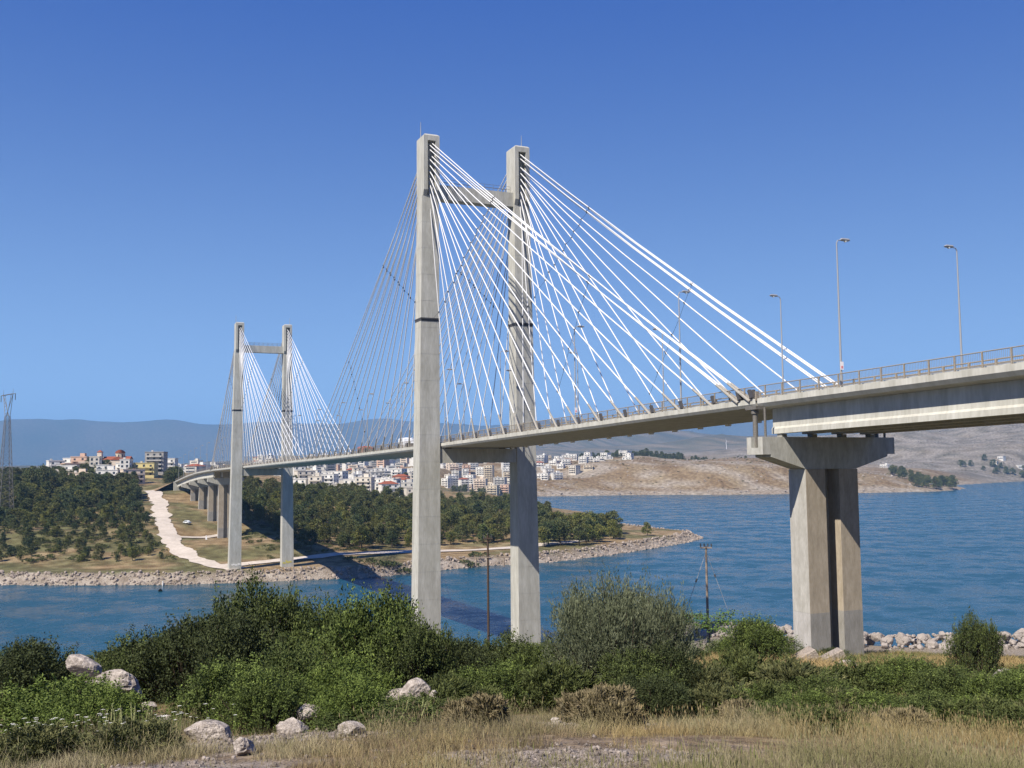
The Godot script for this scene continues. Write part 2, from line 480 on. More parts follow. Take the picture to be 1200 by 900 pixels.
func build_setting() -> void:
	# sea
	var pm := PlaneMesh.new()
	pm.size = Vector2(40000, 40000)
	var sea := put(pm, "sea", M.sea, self, Transform3D(Basis(), Vector3(-8000, 0, 0)))
	tag(sea, "blue rippled sea of the strait and the bay", "water", "", "structure")
	# far land
	var xs := steps(-185, -560, 4.0, 1.0, 4.0)
	xs.pop_back()
	xs += steps(-560, -1500, 5.0, 1.04, 22.0)
	xs.pop_back()
	xs += steps(-1500, -2300, 24.0, 1.0, 24.0)
	xs.pop_back()
	xs += steps(-2300, -6500, 30.0, 1.1, 200.0)
	xs.reverse()
	var zs := steps(-310, -1500, 5.0, 1.04, 18.0)
	zs.pop_front(); zs.pop_back()
	zs += steps(-1500, -2700, 22.0, 1.0, 22.0)
	zs.pop_back()
	zs += steps(-2700, -7500, 30.0, 1.1, 200.0)
	zs.reverse()
	zs += steps(-310, 170, 5.0, 1.0, 5.0)
	zs.pop_back()
	zs += steps(170, 2600, 6.0, 1.07, 160.0)
	var fl := put(grid_mesh(xs, zs, far_h, far_color), "far_land", M.far_ground, self)
	tag(fl, "dry brown and green hilly land on the opposite shore", "land", "", "structure")
	# near hillside: rings round the knoll
	build_near_ground()
	# mountains
	build_mountains()
	# dirt roads on the far shore
	var r1 := put(ribbon([Vector2(-213, 8), Vector2(-224, 14), Vector2(-238, 18.5), Vector2(-262, 23), Vector2(-300, 24.5), Vector2(-345, 24), Vector2(-400, 21), Vector2(-440, 19), Vector2(-475, 20)], 7.6, 0.3, Color.WHITE, far_h, 2.5), "dirt_road", M.dirt, self)
	tag(r1, "pale dirt road climbing beside the far viaduct piers", "road", "", "structure")
	var r2 := put(ribbon([Vector2(-224, 14), Vector2(-228, -2), Vector2(-232, -20), Vector2(-238, -45), Vector2(-243, -70), Vector2(-243, -100), Vector2(-252, -130), Vector2(-270, -165)], 6.0, 0.32, Color.WHITE, far_h), "dirt_road", M.dirt, self)
	tag(r2, "pale dirt track along the far shore behind the riprap", "road", "", "structure")
	var r3 := put(ribbon([Vector2(-300, 24), Vector2(-304, 14), Vector2(-312, 4), Vector2(-318, -8)], 4.5, 0.34, Color(0.95, 0.95, 0.95), far_h), "dirt_road", M.dirt, self)
	tag(r3, "short dirt spur running in under the far viaduct", "road", "", "structure")

func near_color(p: Vector3) -> Color:
	var r := Vector2(p.x - CAM.x, p.z - CAM.z).length()
	var k := nz.get_noise_2d(p.x * 14.0, p.z * 14.0)
	var k2 := nz2.get_noise_2d(p.x * 6.0, p.z * 6.0)
	var straw := Color(0.30, 0.225, 0.12).lerp(Color(0.25, 0.20, 0.135), clampf(k + 0.5, 0, 1))
	var soil := Color(0.30, 0.24, 0.18)
	var c := straw.lerp(soil, smoothstep(-0.1, 0.3, k2))
	if r > 26.0: c = c.lerp(Color(0.14, 0.15, 0.065), 0.5 * smoothstep(26.0, 40.0, r))
	var g := gravel_share(p)
	c = c.lerp(Color(0.37, 0.33, 0.30), clampf(g * 1.4, 0.0, 1.0))
	if r > 120.0 and p.y < 4.0: c = Color(0.42, 0.38, 0.32)
	return c

# where bare gravel shows between the grass: (pixel column, metres, half width along, half width across)
const GRAVEL := [[130.0, 10.4, 1.8, 1.5], [45.0, 8.9, 1.4, 1.0], [655.0, 10.3, 1.25, 0.7], [320.0, 13.0, 1.3, 0.9], [720.0, 9.2, 1.0, 0.45], [1140.0, 9.0, 1.1, 0.5], [250.0, 9.0, 0.9, 0.35], [690.0, 14.2, 0.9, 0.6]]
var gravel_spots := []
var rock_spots := []
func gravel_share(p: Vector3) -> float:
	if gravel_spots.is_empty():
		for a in GRAVEL:
			var d := flat_dir(a[0])
			gravel_spots.append([CAM + d * a[1], d, a[2], a[3]])
	var best := 0.0
	for a in gravel_spots:
		var o: Vector3 = p - a[0]
		o.y = 0.0
		var d: Vector3 = a[1]
		var u : float = o.dot(d.cross(Vector3.UP)) / a[2]
		var w : float = o.dot(d) / a[3]
		var q := sqrt(u * u + w * w) + nz.get_noise_2d(p.x * 60.0, p.z * 60.0) * 0.5
		best = maxf(best, 1.0 - smoothstep(0.75, 1.1, q))
	return best

func build_near_ground() -> void:
	var radii := [0.0]
	var r := 1.2
	while r < 1500.0:
		radii.append(r)
		r += clampf(r * 0.028, 0.2, 60.0)
	var sec := 300
	var v := PackedVector3Array(); var c := PackedColorArray(); var n := PackedVector3Array(); var idx := PackedInt32Array()
	for k in radii.size():
		for s in sec:
			var t := TAU * s / sec
			var x: float = CAM.x + radii[k] * cos(t); var z: float = CAM.z + radii[k] * sin(t)
			var p := Vector3(x, near_h(x, z), z)
			v.append(p); c.append(near_color(p))
	n.resize(v.size())
	for k in radii.size():
		for s in sec:
			var a := v[max(k - 1, 0) * sec + s]; var b := v[min(k + 1, radii.size() - 1) * sec + s]
			var d := v[k * sec + (s + sec - 1) % sec]; var e := v[k * sec + (s + 1) % sec]
			n[k * sec + s] = (e - d).cross(b - a).normalized() if k > 0 else Vector3.UP
	for k in radii.size() - 1:
		for s in sec:
			var p := k * sec + s; var q := k * sec + (s + 1) % sec
			var hmax: float = max(v[p].y, v[q].y, v[p + sec].y, v[q + sec].y)
			if hmax < -3.5: continue
			idx.append_array([p, p + sec, q + sec])
			if k > 0: idx.append_array([p, q + sec, q])
	var arr := []
	arr.resize(Mesh.ARRAY_MAX)
	arr[Mesh.ARRAY_VERTEX] = v; arr[Mesh.ARRAY_NORMAL] = n; arr[Mesh.ARRAY_COLOR] = c; arr[Mesh.ARRAY_INDEX] = idx
	var me := ArrayMesh.new()
	me.add_surface_from_arrays(Mesh.PRIMITIVE_TRIANGLES, arr)
	var o := put(me, "hillside_ground", M.ground, self)
	tag(o, "dry stony hillside sloping down to the strait", "ground", "", "structure")

func build_mountains() -> void:
	# a long ridge thirteen kilometres off, and a lower one before it
	for a in [[13500.0, 600.0, 3, 1800.0, 0.0], [9000.0, 300.0, 8, 1500.0, 1.0]]:
		var v := PackedVector3Array(); var c := PackedColorArray(); var n := PackedVector3Array(); var idx := PackedInt32Array()
		var rows := 11
		var cols := 260
		var f := FastNoiseLite.new()
		f.seed = a[2]; f.frequency = 0.00022; f.fractal_octaves = 5
		for i in cols:
			var px := -700.0 + 2600.0 * i / (cols - 1)
			var d := flat_dir(px)
			for j in rows:
				var u := (j / float(rows - 1) - 0.5) * 2.0
				var p: Vector3 = CAM + d * (a[0] + u * a[3])
				var q := maxf(0.0, 1.0 - absf(u))
				var crest := 1.0 + f.get_noise_2d(d.x * 9000.0, d.z * 9000.0) * 0.55
				if a[4] > 0.5: crest *= smoothstep(560.0, 800.0, px)
				p.y = a[1] * crest * (q * q * (3.0 - 2.0 * q)) * (1.0 + 0.25 * f.get_noise_2d(p.x * 3.0, p.z * 3.0) * (1.0 - q)) - 20.0
				v.append(p)
				var k := f.get_noise_2d(p.x * 4.0, p.z * 4.0)
				c.append(Color(0.07, 0.09, 0.065).lerp(Color(0.17, 0.16, 0.13), clampf(k + 0.5, 0, 1)))
		n.resize(v.size())
		for i in cols:
			for j in rows:
				var e := v[min(i + 1, cols - 1) * rows + j] - v[max(i - 1, 0) * rows + j]
				var g := v[i * rows + min(j + 1, rows - 1)] - v[i * rows + max(j - 1, 0)]
				var m := e.cross(g).normalized()
				n[i * rows + j] = m if m.y > 0 else -m
		for i in cols - 1:
			for j in rows - 1:
				var p := i * rows + j
				idx.append_array([p, p + 1, p + rows, p + 1, p + rows + 1, p + rows])
		var arr := []
		arr.resize(Mesh.ARRAY_MAX)
		arr[Mesh.ARRAY_VERTEX] = v; arr[Mesh.ARRAY_NORMAL] = n; arr[Mesh.ARRAY_COLOR] = c; arr[Mesh.ARRAY_INDEX] = idx
		var me := ArrayMesh.new()
		me.add_surface_from_arrays(Mesh.PRIMITIVE_TRIANGLES, arr)
		var o := put(me, "mountains", M.hill, self)
		tag(o, "long blue mountain ridge beyond the town" if a[4] < 0.5 else "lower hazy ridge behind the brown bay hill", "mountains", "", "structure")

# ------------------------------------------------------------------ the bridge
func extrude(mb: MB, sec: Array, stations: Array, col: Color, jitter := 0.0) -> void:
	# section points are (z, y below the deck edge), counter-clockwise seen from +x
	var poly := PackedVector2Array()
	for q in sec: poly.append(q)
	var tris := Geometry2D.triangulate_polygon(poly)
	for k in stations.size() - 1:
		var a: float = stations[k]; var b: float = stations[k + 1]
		var ya := yd(a); var yb := yd(b)
		var cc := col * (1.0 + (rng.randf() - 0.5) * jitter)
		cc.a = 1.0
		for i in sec.size():
			var p: Vector2 = sec[i]; var q: Vector2 = sec[(i + 1) % sec.size()]
			mb.quad(Vector3(a, ya + p.y, p.x), Vector3(b, yb + p.y, p.x), Vector3(b, yb + q.y, q.x), Vector3(a, ya + q.y, q.x), cc)
	for e in [stations[0], stations[stations.size() - 1]]:
		var y := yd(e)
		for i in range(0, tris.size(), 3):
			mb.tri(Vector3(e, y + sec[tris[i]].y, sec[tris[i]].x), Vector3(e, y + sec[tris[i + 1]].y, sec[tris[i + 1]].x), Vector3(e, y + sec[tris[i + 2]].y, sec[tris[i + 2]].x), col)

func seq(a: float, b: float, n: int) -> Array:
	var o := []
	for k in n + 1: o.append(lerpf(a, b, k / float(n)))
	return o

const CONC := Color(0.49, 0.49, 0.452)

func build_bridge() -> void:
	var br := thing("cable_stayed_bridge", "long concrete cable-stayed bridge with two twin-legged pylons and white stays", "bridge")
	# deck slab in segments between stays
	var mb := MB.new()
	extrude(mb, [Vector2(7.15, 0), Vector2(-7.15, 0), Vector2(-7.15, -0.5), Vector2(-6.95, -0.8), Vector2(6.95, -0.8), Vector2(7.15, -0.5)], seq(-305.0, 90.4, 132), CONC * 1.05, 0.05)
	put(mb.mesh(), "deck_slab", M.concrete, br)
	# anchor blocks below the slab's edges
	for side in [-1.0, 1.0]:
		for k in 66:
			var s := -302.0 + k * 5.95
			if s > 88.0: continue
			if side > 0.0: continue
			var bx := put(unit_box, "anchor_block", M.concrete, br, cube(Vector3(0.6, 0.24, 0.5), Vector3(s, yd(s) - 0.92, side * 6.6)))
			bx.visible = true
	mb = MB.new()
	for a in [[-3.6, 3.6]]:
		var st := seq(-305.0, 90.3, 99)
		for k in 99:
			mb.quad(Vector3(st[k], yd(st[k]) + 0.012, a[1]), Vector3(st[k + 1], yd(st[k + 1]) + 0.012, a[1]), Vector3(st[k + 1], yd(st[k + 1]) + 0.012, a[0]), Vector3(st[k], yd(st[k]) + 0.012, a[0]), Color.WHITE)
	put(mb.mesh(), "asphalt", M.asphalt, br)
	for side in [-1.0, 1.0]:
		mb = MB.new()
		extrude(mb, [Vector2(side * 5.0 + 1.3, 0.18), Vector2(side * 5.0 - 1.3, 0.18), Vector2(side * 5.0 - 1.3, 0.004), Vector2(side * 5.0 + 1.3, 0.004)], seq(-305.0, 90.3, 66), CONC)
		put(mb.mesh(), "walkway", M.concrete, br)
	# pylons
	build_pylon(br, 0.0, near_h(0, 9), 99.5, 66.2, 90.6)
	build_pylon(br, -215.0, far_h(-215, 9), 94.6, 62.0, 86.2)
	# stays
	for side in [-1.0, 1.0]:
		fan(br, 0.0, 99.5, 1.0, side, true, 66.2)
		fan(br, 0.0, 99.5, -1.0, side, false, 66.2)
		fan(br, -215.0, 94.6, 1.0, side, false, 62.0)
		fan(br, -215.0, 94.6, -1.0, side, true, 62.0)
	# railings
	railing(br, -305.0, 90.2, -55.0)
	# tie-down pendulums at the near end
	for side in [-1.0, 1.0]:
		mb = MB.new()
		mb.tube([Vector3(90.7, 41.2, side * 7.45), Vector3(90.7, 45.15, side * 7.45)], [0.24, 0.24], 10, Color.WHITE)
		mb.tube([Vector3(90.7, 44.75, side * 7.45), Vector3(90.7, 45.2, side * 7.45)], [0.36, 0.36], 10, Color.WHITE)
		mb.tube([Vector3(92.0, 42.4, side * 7.3), Vector3(92.0, 45.3, side * 7.3)], [0.12, 0.12], 8, Color.WHITE)
		mb.box(Vector3(90.6, 45.32, side * 7.45), Vector3(1.6, 0.35, 0.9), Color.WHITE)
		put(mb.mesh(), "tie_down", M.steel, br)
	# sliding joint cover at the near end
	mb = MB.new()
	mb.box(Vector3(90.5, yd(90.4) + 0.25, 7.0), Vector3(0.22, 0.9, 0.34), Color(1, 1, 1))
	mb.box(Vector3(90.5, yd(90.4) + 0.25, -7.0), Vector3(0.22, 0.9, 0.34), Color(1, 1, 1))
	put(mb.mesh(), "joint_cover", M.tan_steel, br)

func build_pylon(br: Node3D, s: float, ground: float, top: float, ledge: float, beam_top: float) -> void:
	var base := ground - 1.5
	for side in [-1.0, 1.0]:
		var mb := MB.new()
		var head := top - 11.2
		# shaft in pours, each a little different in tone, with a fine groove between
		var y := base
		var lifts := 18
		var zin := 7.4
		for k in lifts:
			var y0 := lerpf(base, head, k / float(lifts)); var y1 := lerpf(base, head, (k + 1) / float(lifts))
			var t0 := (y0 - base) / (top - base); var t1 := (y1 - base) / (top - base)
			var b0 := lerpf(4.35, 2.95, t0); var b1 := lerpf(4.35, 2.95, t1)
			var e0 := lerpf(3.75, 2.9, t0); var e1 := lerpf(3.75, 2.9, t1)
			var col := CONC * (0.98 + rng.randf() * 0.035)
			col.a = 1.0
			mb.frustum(Vector3(s, y0, side * (zin + b0 / 2)), Vector2(e0, b0), Vector3(s, y1 - 0.05, side * (zin + b1 / 2)), Vector2(e1, b1), col)
			mb.frustum(Vector3(s, y1 - 0.05, side * (zin + b1 / 2)), Vector2(e1 - 0.03, b1 - 0.03), Vector3(s, y1, side * (zin + b1 / 2)), Vector2(e1 - 0.03, b1 - 0.03), col)
		# head: two fins with a deep slot between on each side, corbelled out beyond the shaft
		var zc : float = side * (zin + 1.48)
		var th := (head - base) / (top - base)
		var eh := lerpf(3.75, 2.9, th)
		var bh := lerpf(4.35, 2.95, th)
		var hc := CONC * 1.02
		for f in [-1.0, 1.0]:
			var zf: float = zc + f * 1.12
			mb.frustum(Vector3(s, head, zf), Vector2(eh, 0.70), Vector3(s, head + 1.0, zf), Vector2(eh + 1.0, 0.74), hc)
			mb.frustum(Vector3(s, head + 1.0, zf), Vector2(eh + 1.0, 0.74), Vector3(s, top - 1.2, zf), Vector2(eh + 1.0, 0.74), hc)
		mb.frustum(Vector3(s, head, zc), Vector2(0.9, 1.5), Vector3(s, top - 1.2, zc), Vector2(0.9, 1.5), hc)
		mb.frustum(Vector3(s, top - 1.2, zc), Vector2(eh + 1.0, 2.98), Vector3(s, top - 0.3, zc), Vector2(eh + 1.0, 2.98), hc)
		mb.frustum(Vector3(s, top - 0.3, zc), Vector2(eh + 1.0, 2.98), Vector3(s, top, zc), Vector2(eh + 0.4, 2.4), hc)
		var leg := put(mb.mesh(), "pylon_leg", M.concrete, br)
		# inspection ledge
		mb = MB.new()
		var tl := (ledge - base) / (top - base)
		var bl := lerpf(4.35, 2.95, tl); var el := lerpf(3.75, 2.9, tl)
		mb.box(Vector3(s, ledge, side * (zin + bl / 2)), Vector3(el + 0.36, 0.22, bl + 0.16), Color.WHITE)
		mb.box(Vector3(s, ledge - 0.3, side * (zin + bl / 2)), Vector3(el + 0.12, 0.32, bl + 0.06), Color.WHITE)
		put(mb.mesh(), "collar", M.dark_steel, leg)
		mb = MB.new()
		mb.tube([Vector3(s - 0.8, top - 0.2, side * (zin + 2.6)), Vector3(s - 0.8, top + 1.4, side * (zin + 2.6)), Vector3(s - 0.8, top + 2.9, side * (zin + 2.6))], [0.09, 0.07, 0.04], 6, Color.WHITE)
		put(mb.mesh(), "lightning_rod", M.galv, leg)
		# painted marks and graffiti near the foot
		if s == 0.0 and side < 0.0:
			mb = MB.new()
			for k in 7:
				var gy := ground + 0.6 + rng.randf() * 1.6
				var gx := -1.5 + rng.randf() * 1.4
				mb.box(Vector3(gx, gy, side * zin + 0.012), Vector3(0.25 + rng.randf() * 0.5, 0.12 + rng.randf() * 0.5, 0.02), Color(0.7, 0.22, 0.1) if k % 2 == 0 else Color(0.55, 0.35, 0.3), Basis(Vector3.BACK, rng.randf() - 0.5))
			put(mb.mesh(), "graffiti", M.flower, leg)
		if s < -1.0:
			mb = MB.new()
			for k in 6:
				mb.box(Vector3(s + 1.9, ground + 1.5 + rng.randf() * 0.6, side * (zin + 0.5 + k * 0.55)), Vector3(0.03, 0.5 + rng.randf() * 0.5, 0.45), Color(0.75, 0.75, 0.72) if side > 0 else Color(0.55, 0.5, 0.12), Basis(Vector3.RIGHT, rng.randf() * 0.6))
			put(mb.mesh(), "graffiti", M.flower, leg)
	# cross beams
	var cb := MB.new()
	cb.box(Vector3(s, beam_top - 1.3, 0), Vector3(2.2, 2.6, 15.2), CONC)
	var beam := put(cb.mesh(), "upper_crossbeam", M.concrete, br)
	cb = MB.new()
	for sx in [-1.0, 1.0]:
		for k in 9:
			var z := -6.8 + k * 1.7
			cb.tube([Vector3(s + sx * 1.0, beam_top, z), Vector3(s + sx * 1.0, beam_top + 1.1, z)], [0.035, 0.035], 5, Color.WHITE)
		for h in [0.55, 1.1]:
			cb.tube([Vector3(s + sx * 1.0, beam_top + h, -6.8), Vector3(s + sx * 1.0, beam_top + h, 6.8)], [0.03, 0.03], 5, Color.WHITE)
	put(cb.mesh(), "beam_railing", M.steel, beam)
	cb = MB.new()
	var y2 := yd(s) - 0.95
	cb.box(Vector3(s, y2 - 1.25, 0), Vector3(2.9, 2.5, 15.2), CONC * 0.96)
	for z in [-5.2, 5.2]:
		cb.box(Vector3(s, y2 + 0.06, z), Vector3(0.9, 0.22, 0.9), Color(0.2, 0.2, 0.2))
	put(cb.mesh(), "lower_crossbeam", M.concrete, br)

func fan(br: Node3D, s0: float, top: float, dir: float, side: float, back: bool, ledge: float) -> void:
	var feet := []
	if back:
		for k in 14: feet.append([5.4 + 5.95 * k, 7.0])
		for q in [[87.3, 6.75], [87.3, 7.2], [89.2, 6.75], [89.2, 7.2]]: feet.append(q)
	else:
		for k in 18: feet.append([5.4 + 5.92 * k, 7.0])
	var n := feet.size()
	var heads := []
	for k in n:
		var lev := top - 10.6 + 8.9 * k / float(n - 1)
		if back and k >= 14: lev = top - 2.55 + 0.4 * (k - 14)
		heads.append(Vector3(s0 + dir * 1.15, lev, side * (8.88 + (0.22 if k % 2 == 0 else -0.22))))
	var nodes := []
	for k in n:
		var s: float = s0 + dir * feet[k][0]
		var a := Vector3(s, yd(s) + 0.05, side * feet[k][1])
		var b: Vector3 = heads[k]
		var d := (b - a).normalized()
		var mb := MB.new()
		var foot := a + d * 3.4
		var sag := Vector3(0, -0.0006 * (b - a).length() * absf(b.x - a.x) * 0.12, 0)
		mb.tube([foot, foot.lerp(b, 0.25) + sag * 0.75, foot.lerp(b, 0.5) + sag, foot.lerp(b, 0.75) + sag * 0.75, b], [0.09, 0.09, 0.09, 0.09, 0.09], 8, Color.WHITE)
		var cb := put(mb.mesh(), "stay_cable", M.cable, br)
		nodes.append([a, b, sag, cb])
		mb = MB.new()
		mb.tube([a - d * 0.5, a + d * 1.9, a + d * 1.95, a + d * 3.5], [0.17, 0.16, 0.14, 0.13], 8, Color.WHITE)
		put(mb.mesh(), "anchor_tube", M.pipe, cb)
		if s0 + dir * feet[k][0] > -60.0:
			mb = MB.new()
			mb.box(a + Vector3(dir * 0.55, 0.45, 0), Vector3(0.28, 0.9, 0.32), Color.WHITE, Basis(Vector3.BACK, dir * 0.45))
			put(mb.mesh(), "anchor_bracket", M.dark_steel, cb)
	# damping ropes tie the stays of a fan to one another; a small clamp sits on each stay
	var ends := [[Vector2(s0 + dir * 1.6, ledge), Vector2(s0 + dir * 36.0, ledge + 19.5)]]
	ends.append([Vector2(s0 + dir * 47.0, yd(s0 + dir * 47.0) + 3.5), Vector2(s0 + dir * 60.0, ledge + 0.5)])
	for e in ends:
		var pts := []
		for q in nodes:
			var a2 := Vector2(q[0].x, q[0].y); var b2 := Vector2(q[1].x, q[1].y)
			var hit = Geometry2D.segment_intersects_segment(a2, b2, e[0], e[1])
			if hit == null: continue
			var t: float = ((hit as Vector2) - a2).length() / (b2 - a2).length()
			var p: Vector3 = (q[0] as Vector3).lerp(q[1], t) + q[2] * (4.0 * t * (1.0 - t))
			pts.append(p)
			var d : Vector3 = ((q[1] as Vector3) - q[0]).normalized()
			var mb := MB.new()
			mb.tube([p - d * 0.17, p + d * 0.17], [0.125, 0.125], 8, Color.WHITE)
			put(mb.mesh(), "clamp", M.dark_steel, q[3])
		if pts.size() < 2: continue
		if e == ends[0]: pts.push_front(Vector3(e[0].x, e[0].y, side * 8.6))
		pts.sort_custom(func(u, w): return u.y < w.y)
		var mb := MB.new()
		var rad := []
		for q in pts: rad.append(0.022)
		mb.tube(pts, rad, 5, Color(0.6, 0.6, 0.6))
		put(mb.mesh(), "damping_rope", M.dark_steel, br)

var post_mesh: ArrayMesh
var guard_mesh: ArrayMesh
func railing(parent: Node3D, s0: float, s1: float, single_from: float) -> void:
	if post_mesh == null:
		var mb := MB.new()
		mb.box(Vector3(0, 0.6, 0), Vector3(0.13, 1.2, 0.09), Color.WHITE)
		mb.box(Vector3(0, 0.02, 0), Vector3(0.24, 0.04, 0.2), Color.WHITE)
		post_mesh = mb.mesh()
		mb = MB.new()
		mb.box(Vector3(0, 0.36, 0), Vector3(0.16, 0.72, 0.12), Color.WHITE)
		mb.box(Vector3(0, 0.02, 0), Vector3(0.28, 0.04, 0.24), Color.WHITE)
		guard_mesh = mb.mesh()
	for side in [-1.0, 1.0]:
		var rest := MB.new()
		var st := []
		var s := s0 + 1.0
		while s < s1:
			st.append(s)
			s += 2.5
		for q in st:
			if q >= single_from:
				put(post_mesh, "railing_post", M.tan_steel, parent, Transform3D(Basis(), Vector3(q, yd(q), side * 6.95)))
				put(guard_mesh, "barrier_post", M.tan_steel, parent, Transform3D(Basis(), Vector3(q + 1.25, yd(q + 1.25) + 0.18, side * 4.1)))
			else:
				rest.box(Vector3(q, yd(q) + 0.6, side * 6.95), Vector3(0.13, 1.2, 0.09), Color.WHITE)
				rest.box(Vector3(q + 1.25, yd(q) + 0.54, side * 4.1), Vector3(0.16, 0.72, 0.12), Color.WHITE)
		if rest.v.size() > 0:
			var o := put(rest.mesh(), "railing_posts", M.tan_steel, parent)
			o.set_meta("kind", "stuff")
		var path := seq(s0, s1, int((s1 - s0) / 10.0))
		for a in [["handrail", 1.18, 6.95, 0.045], ["railing_bar", 0.14, 6.95, 0.03], ["barrier_rail", 0.62, 4.02, 0.06], ["barrier_rail", 0.92, 4.02, 0.06]]:
			var mb := MB.new()
			var pts := []; var rad := []
			for q in path:
				pts.append(Vector3(q, yd(q) + a[1], side * a[2])); rad.append(a[3])
			mb.tube(pts, rad, 6, Color.WHITE)
			put(mb.mesh(), a[0], M.tan_steel, parent)
		# wire mesh infill: fine upright wires
		var wires := MB.new()
		var q2 := maxf(s0, single_from)
		while q2 < s1:
			wires.box(Vector3(q2, yd(q2) + 0.66, side * 6.95), Vector3(0.014, 1.04, 0.014), Color(0.9, 0.9, 0.9))
			q2 += 0.16
		if wires.v.size() > 0:
			var wo := put(wires.mesh(), "railing_wires", M.tan_steel, parent)
			wo.set_meta("kind", "stuff")

func pier(parent: Node3D, s: float, ground: float, cap_top: float, notch: bool) -> void:
	var mb := MB.new()
	# cap with tapered arms
	var t := cap_top
	var hw := 1.2
	for side in [-1.0, 1.0]:
		var zi : float = 3.0 * side
		var ze : float = (8.05 - (0.95 if notch else 0.0)) * side
		var yb := 3.05
		var ye := 1.62 if not notch else 1.62 + 0.25
		var p := [Vector3(s - hw, t - yb, zi), Vector3(s + hw, t - yb, zi), Vector3(s + hw, t - ye, ze), Vector3(s - hw, t - ye, ze), Vector3(s - hw, t, zi), Vector3(s + hw, t, zi), Vector3(s + hw, t, ze), Vector3(s - hw, t, ze)]
		if side > 0.0:
			p = [p[3], p[2], p[1], p[0], p[7], p[6], p[5], p[4]]
		mb.hexa(p, CONC * 0.98)
		if notch:
			for k in [-1.0, 1.0]:
				mb.box(Vector3(s + k * 0.85, t - 0.5, side * 7.575), Vector3(0.7, 1.0, 0.96), CONC)
			mb.box(Vector3(s, t - 1.32, side * 7.575), Vector3(2.4, 0.64, 0.96), CONC)
	mb.box(Vector3(s, t - 1.525, 0), Vector3(2.4, 3.05, 6.0), CONC * 0.98)
	for z in [-5.4, -1.8, 1.8, 5.4]:
		mb.box(Vector3(s + 0.75, t + 0.15, z), Vector3(0.7, 0.3, 0.6), CONC * 0.7)
	var cap := put(mb.mesh(), "pier_cap", M.concrete_rough, parent)
	var h := t - 3.06
	for side in [-1.0, 1.0]:
		var col := MB.new()
		var low := ground - 1.2
		var band := ground + 4.6
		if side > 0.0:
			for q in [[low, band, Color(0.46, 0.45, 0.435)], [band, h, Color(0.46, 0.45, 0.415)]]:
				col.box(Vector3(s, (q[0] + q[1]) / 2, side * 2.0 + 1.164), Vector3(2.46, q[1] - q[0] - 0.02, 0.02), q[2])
		col.frustum(Vector3(s, low, side * 2.0), Vector2(2.52, 2.32), Vector3(s, band, side * 2.0), Vector2(2.52, 2.32), Color(0.33, 0.325, 0.305))
		col.frustum(Vector3(s, band, side * 2.0), Vector2(2.5, 2.3), Vector3(s, h, side * 2.0), Vector2(2.5, 2.3), Color(0.43, 0.375, 0.295))
		put(col.mesh(), "column", M.concrete_rough, cap)
	var web := MB.new()
	web.box(Vector3(s - 0.75, (ground - 1.0 + h) / 2, 0), Vector3(0.7, h - ground + 1.0, 1.9), CONC * 0.9)
	put(web.mesh(), "web_wall", M.concrete_rough, cap)

func viaduct(v: Node3D, s0: float, s1: float, n: int, posts_single: float) -> void:
	var mb := MB.new()
	extrude(mb, [Vector2(7.15, 0.0), Vector2(-7.15, 0.0), Vector2(-7.15, -0.5), Vector2(-6.9, -0.85), Vector2(-5.6, -1.0), Vector2(5.6, -1.0), Vector2(6.9, -0.85), Vector2(7.15, -0.5)], seq(s0, s1, n), CONC * 1.05, 0.04)
	put(mb.mesh(), "deck_slab", M.concrete, v)
	mb = MB.new()
	var st := seq(s0, s1, n)
	for k in n:
		mb.quad(Vector3(st[k], yd(st[k]) + 0.012, 3.6), Vector3(st[k + 1], yd(st[k + 1]) + 0.012, 3.6), Vector3(st[k + 1], yd(st[k + 1]) + 0.012, -3.6), Vector3(st[k], yd(st[k]) + 0.012, -3.6), Color.WHITE)
	put(mb.mesh(), "asphalt", M.asphalt, v)
	for z in [-5.4, -1.8, 1.8, 5.4]:
		mb = MB.new()
		extrude(mb, [Vector2(z + 0.3, -1.003), Vector2(z - 0.3, -1.003), Vector2(z - 0.3, -2.75), Vector2(z - 0.45, -2.95), Vector2(z - 0.45, -3.42), Vector2(z + 0.45, -3.42), Vector2(z + 0.45, -2.95), Vector2(z + 0.3, -2.75)], seq(s0 + 0.4, s1 - 0.1, n), CONC * 1.1, 0.04)
		put(mb.mesh(), "girder", M.concrete, v)
	for side in [-1.0, 1.0]:
		mb = MB.new()
		extrude(mb, [Vector2(side * 5.0 + 1.3, 0.18), Vector2(side * 5.0 - 1.3, 0.18), Vector2(side * 5.0 - 1.3, 0.004), Vector2(side * 5.0 + 1.3, 0.004)], seq(s0, s1, n), CONC)
		put(mb.mesh(), "walkway", M.concrete, v)
	railing(v, s0, s1, posts_single)

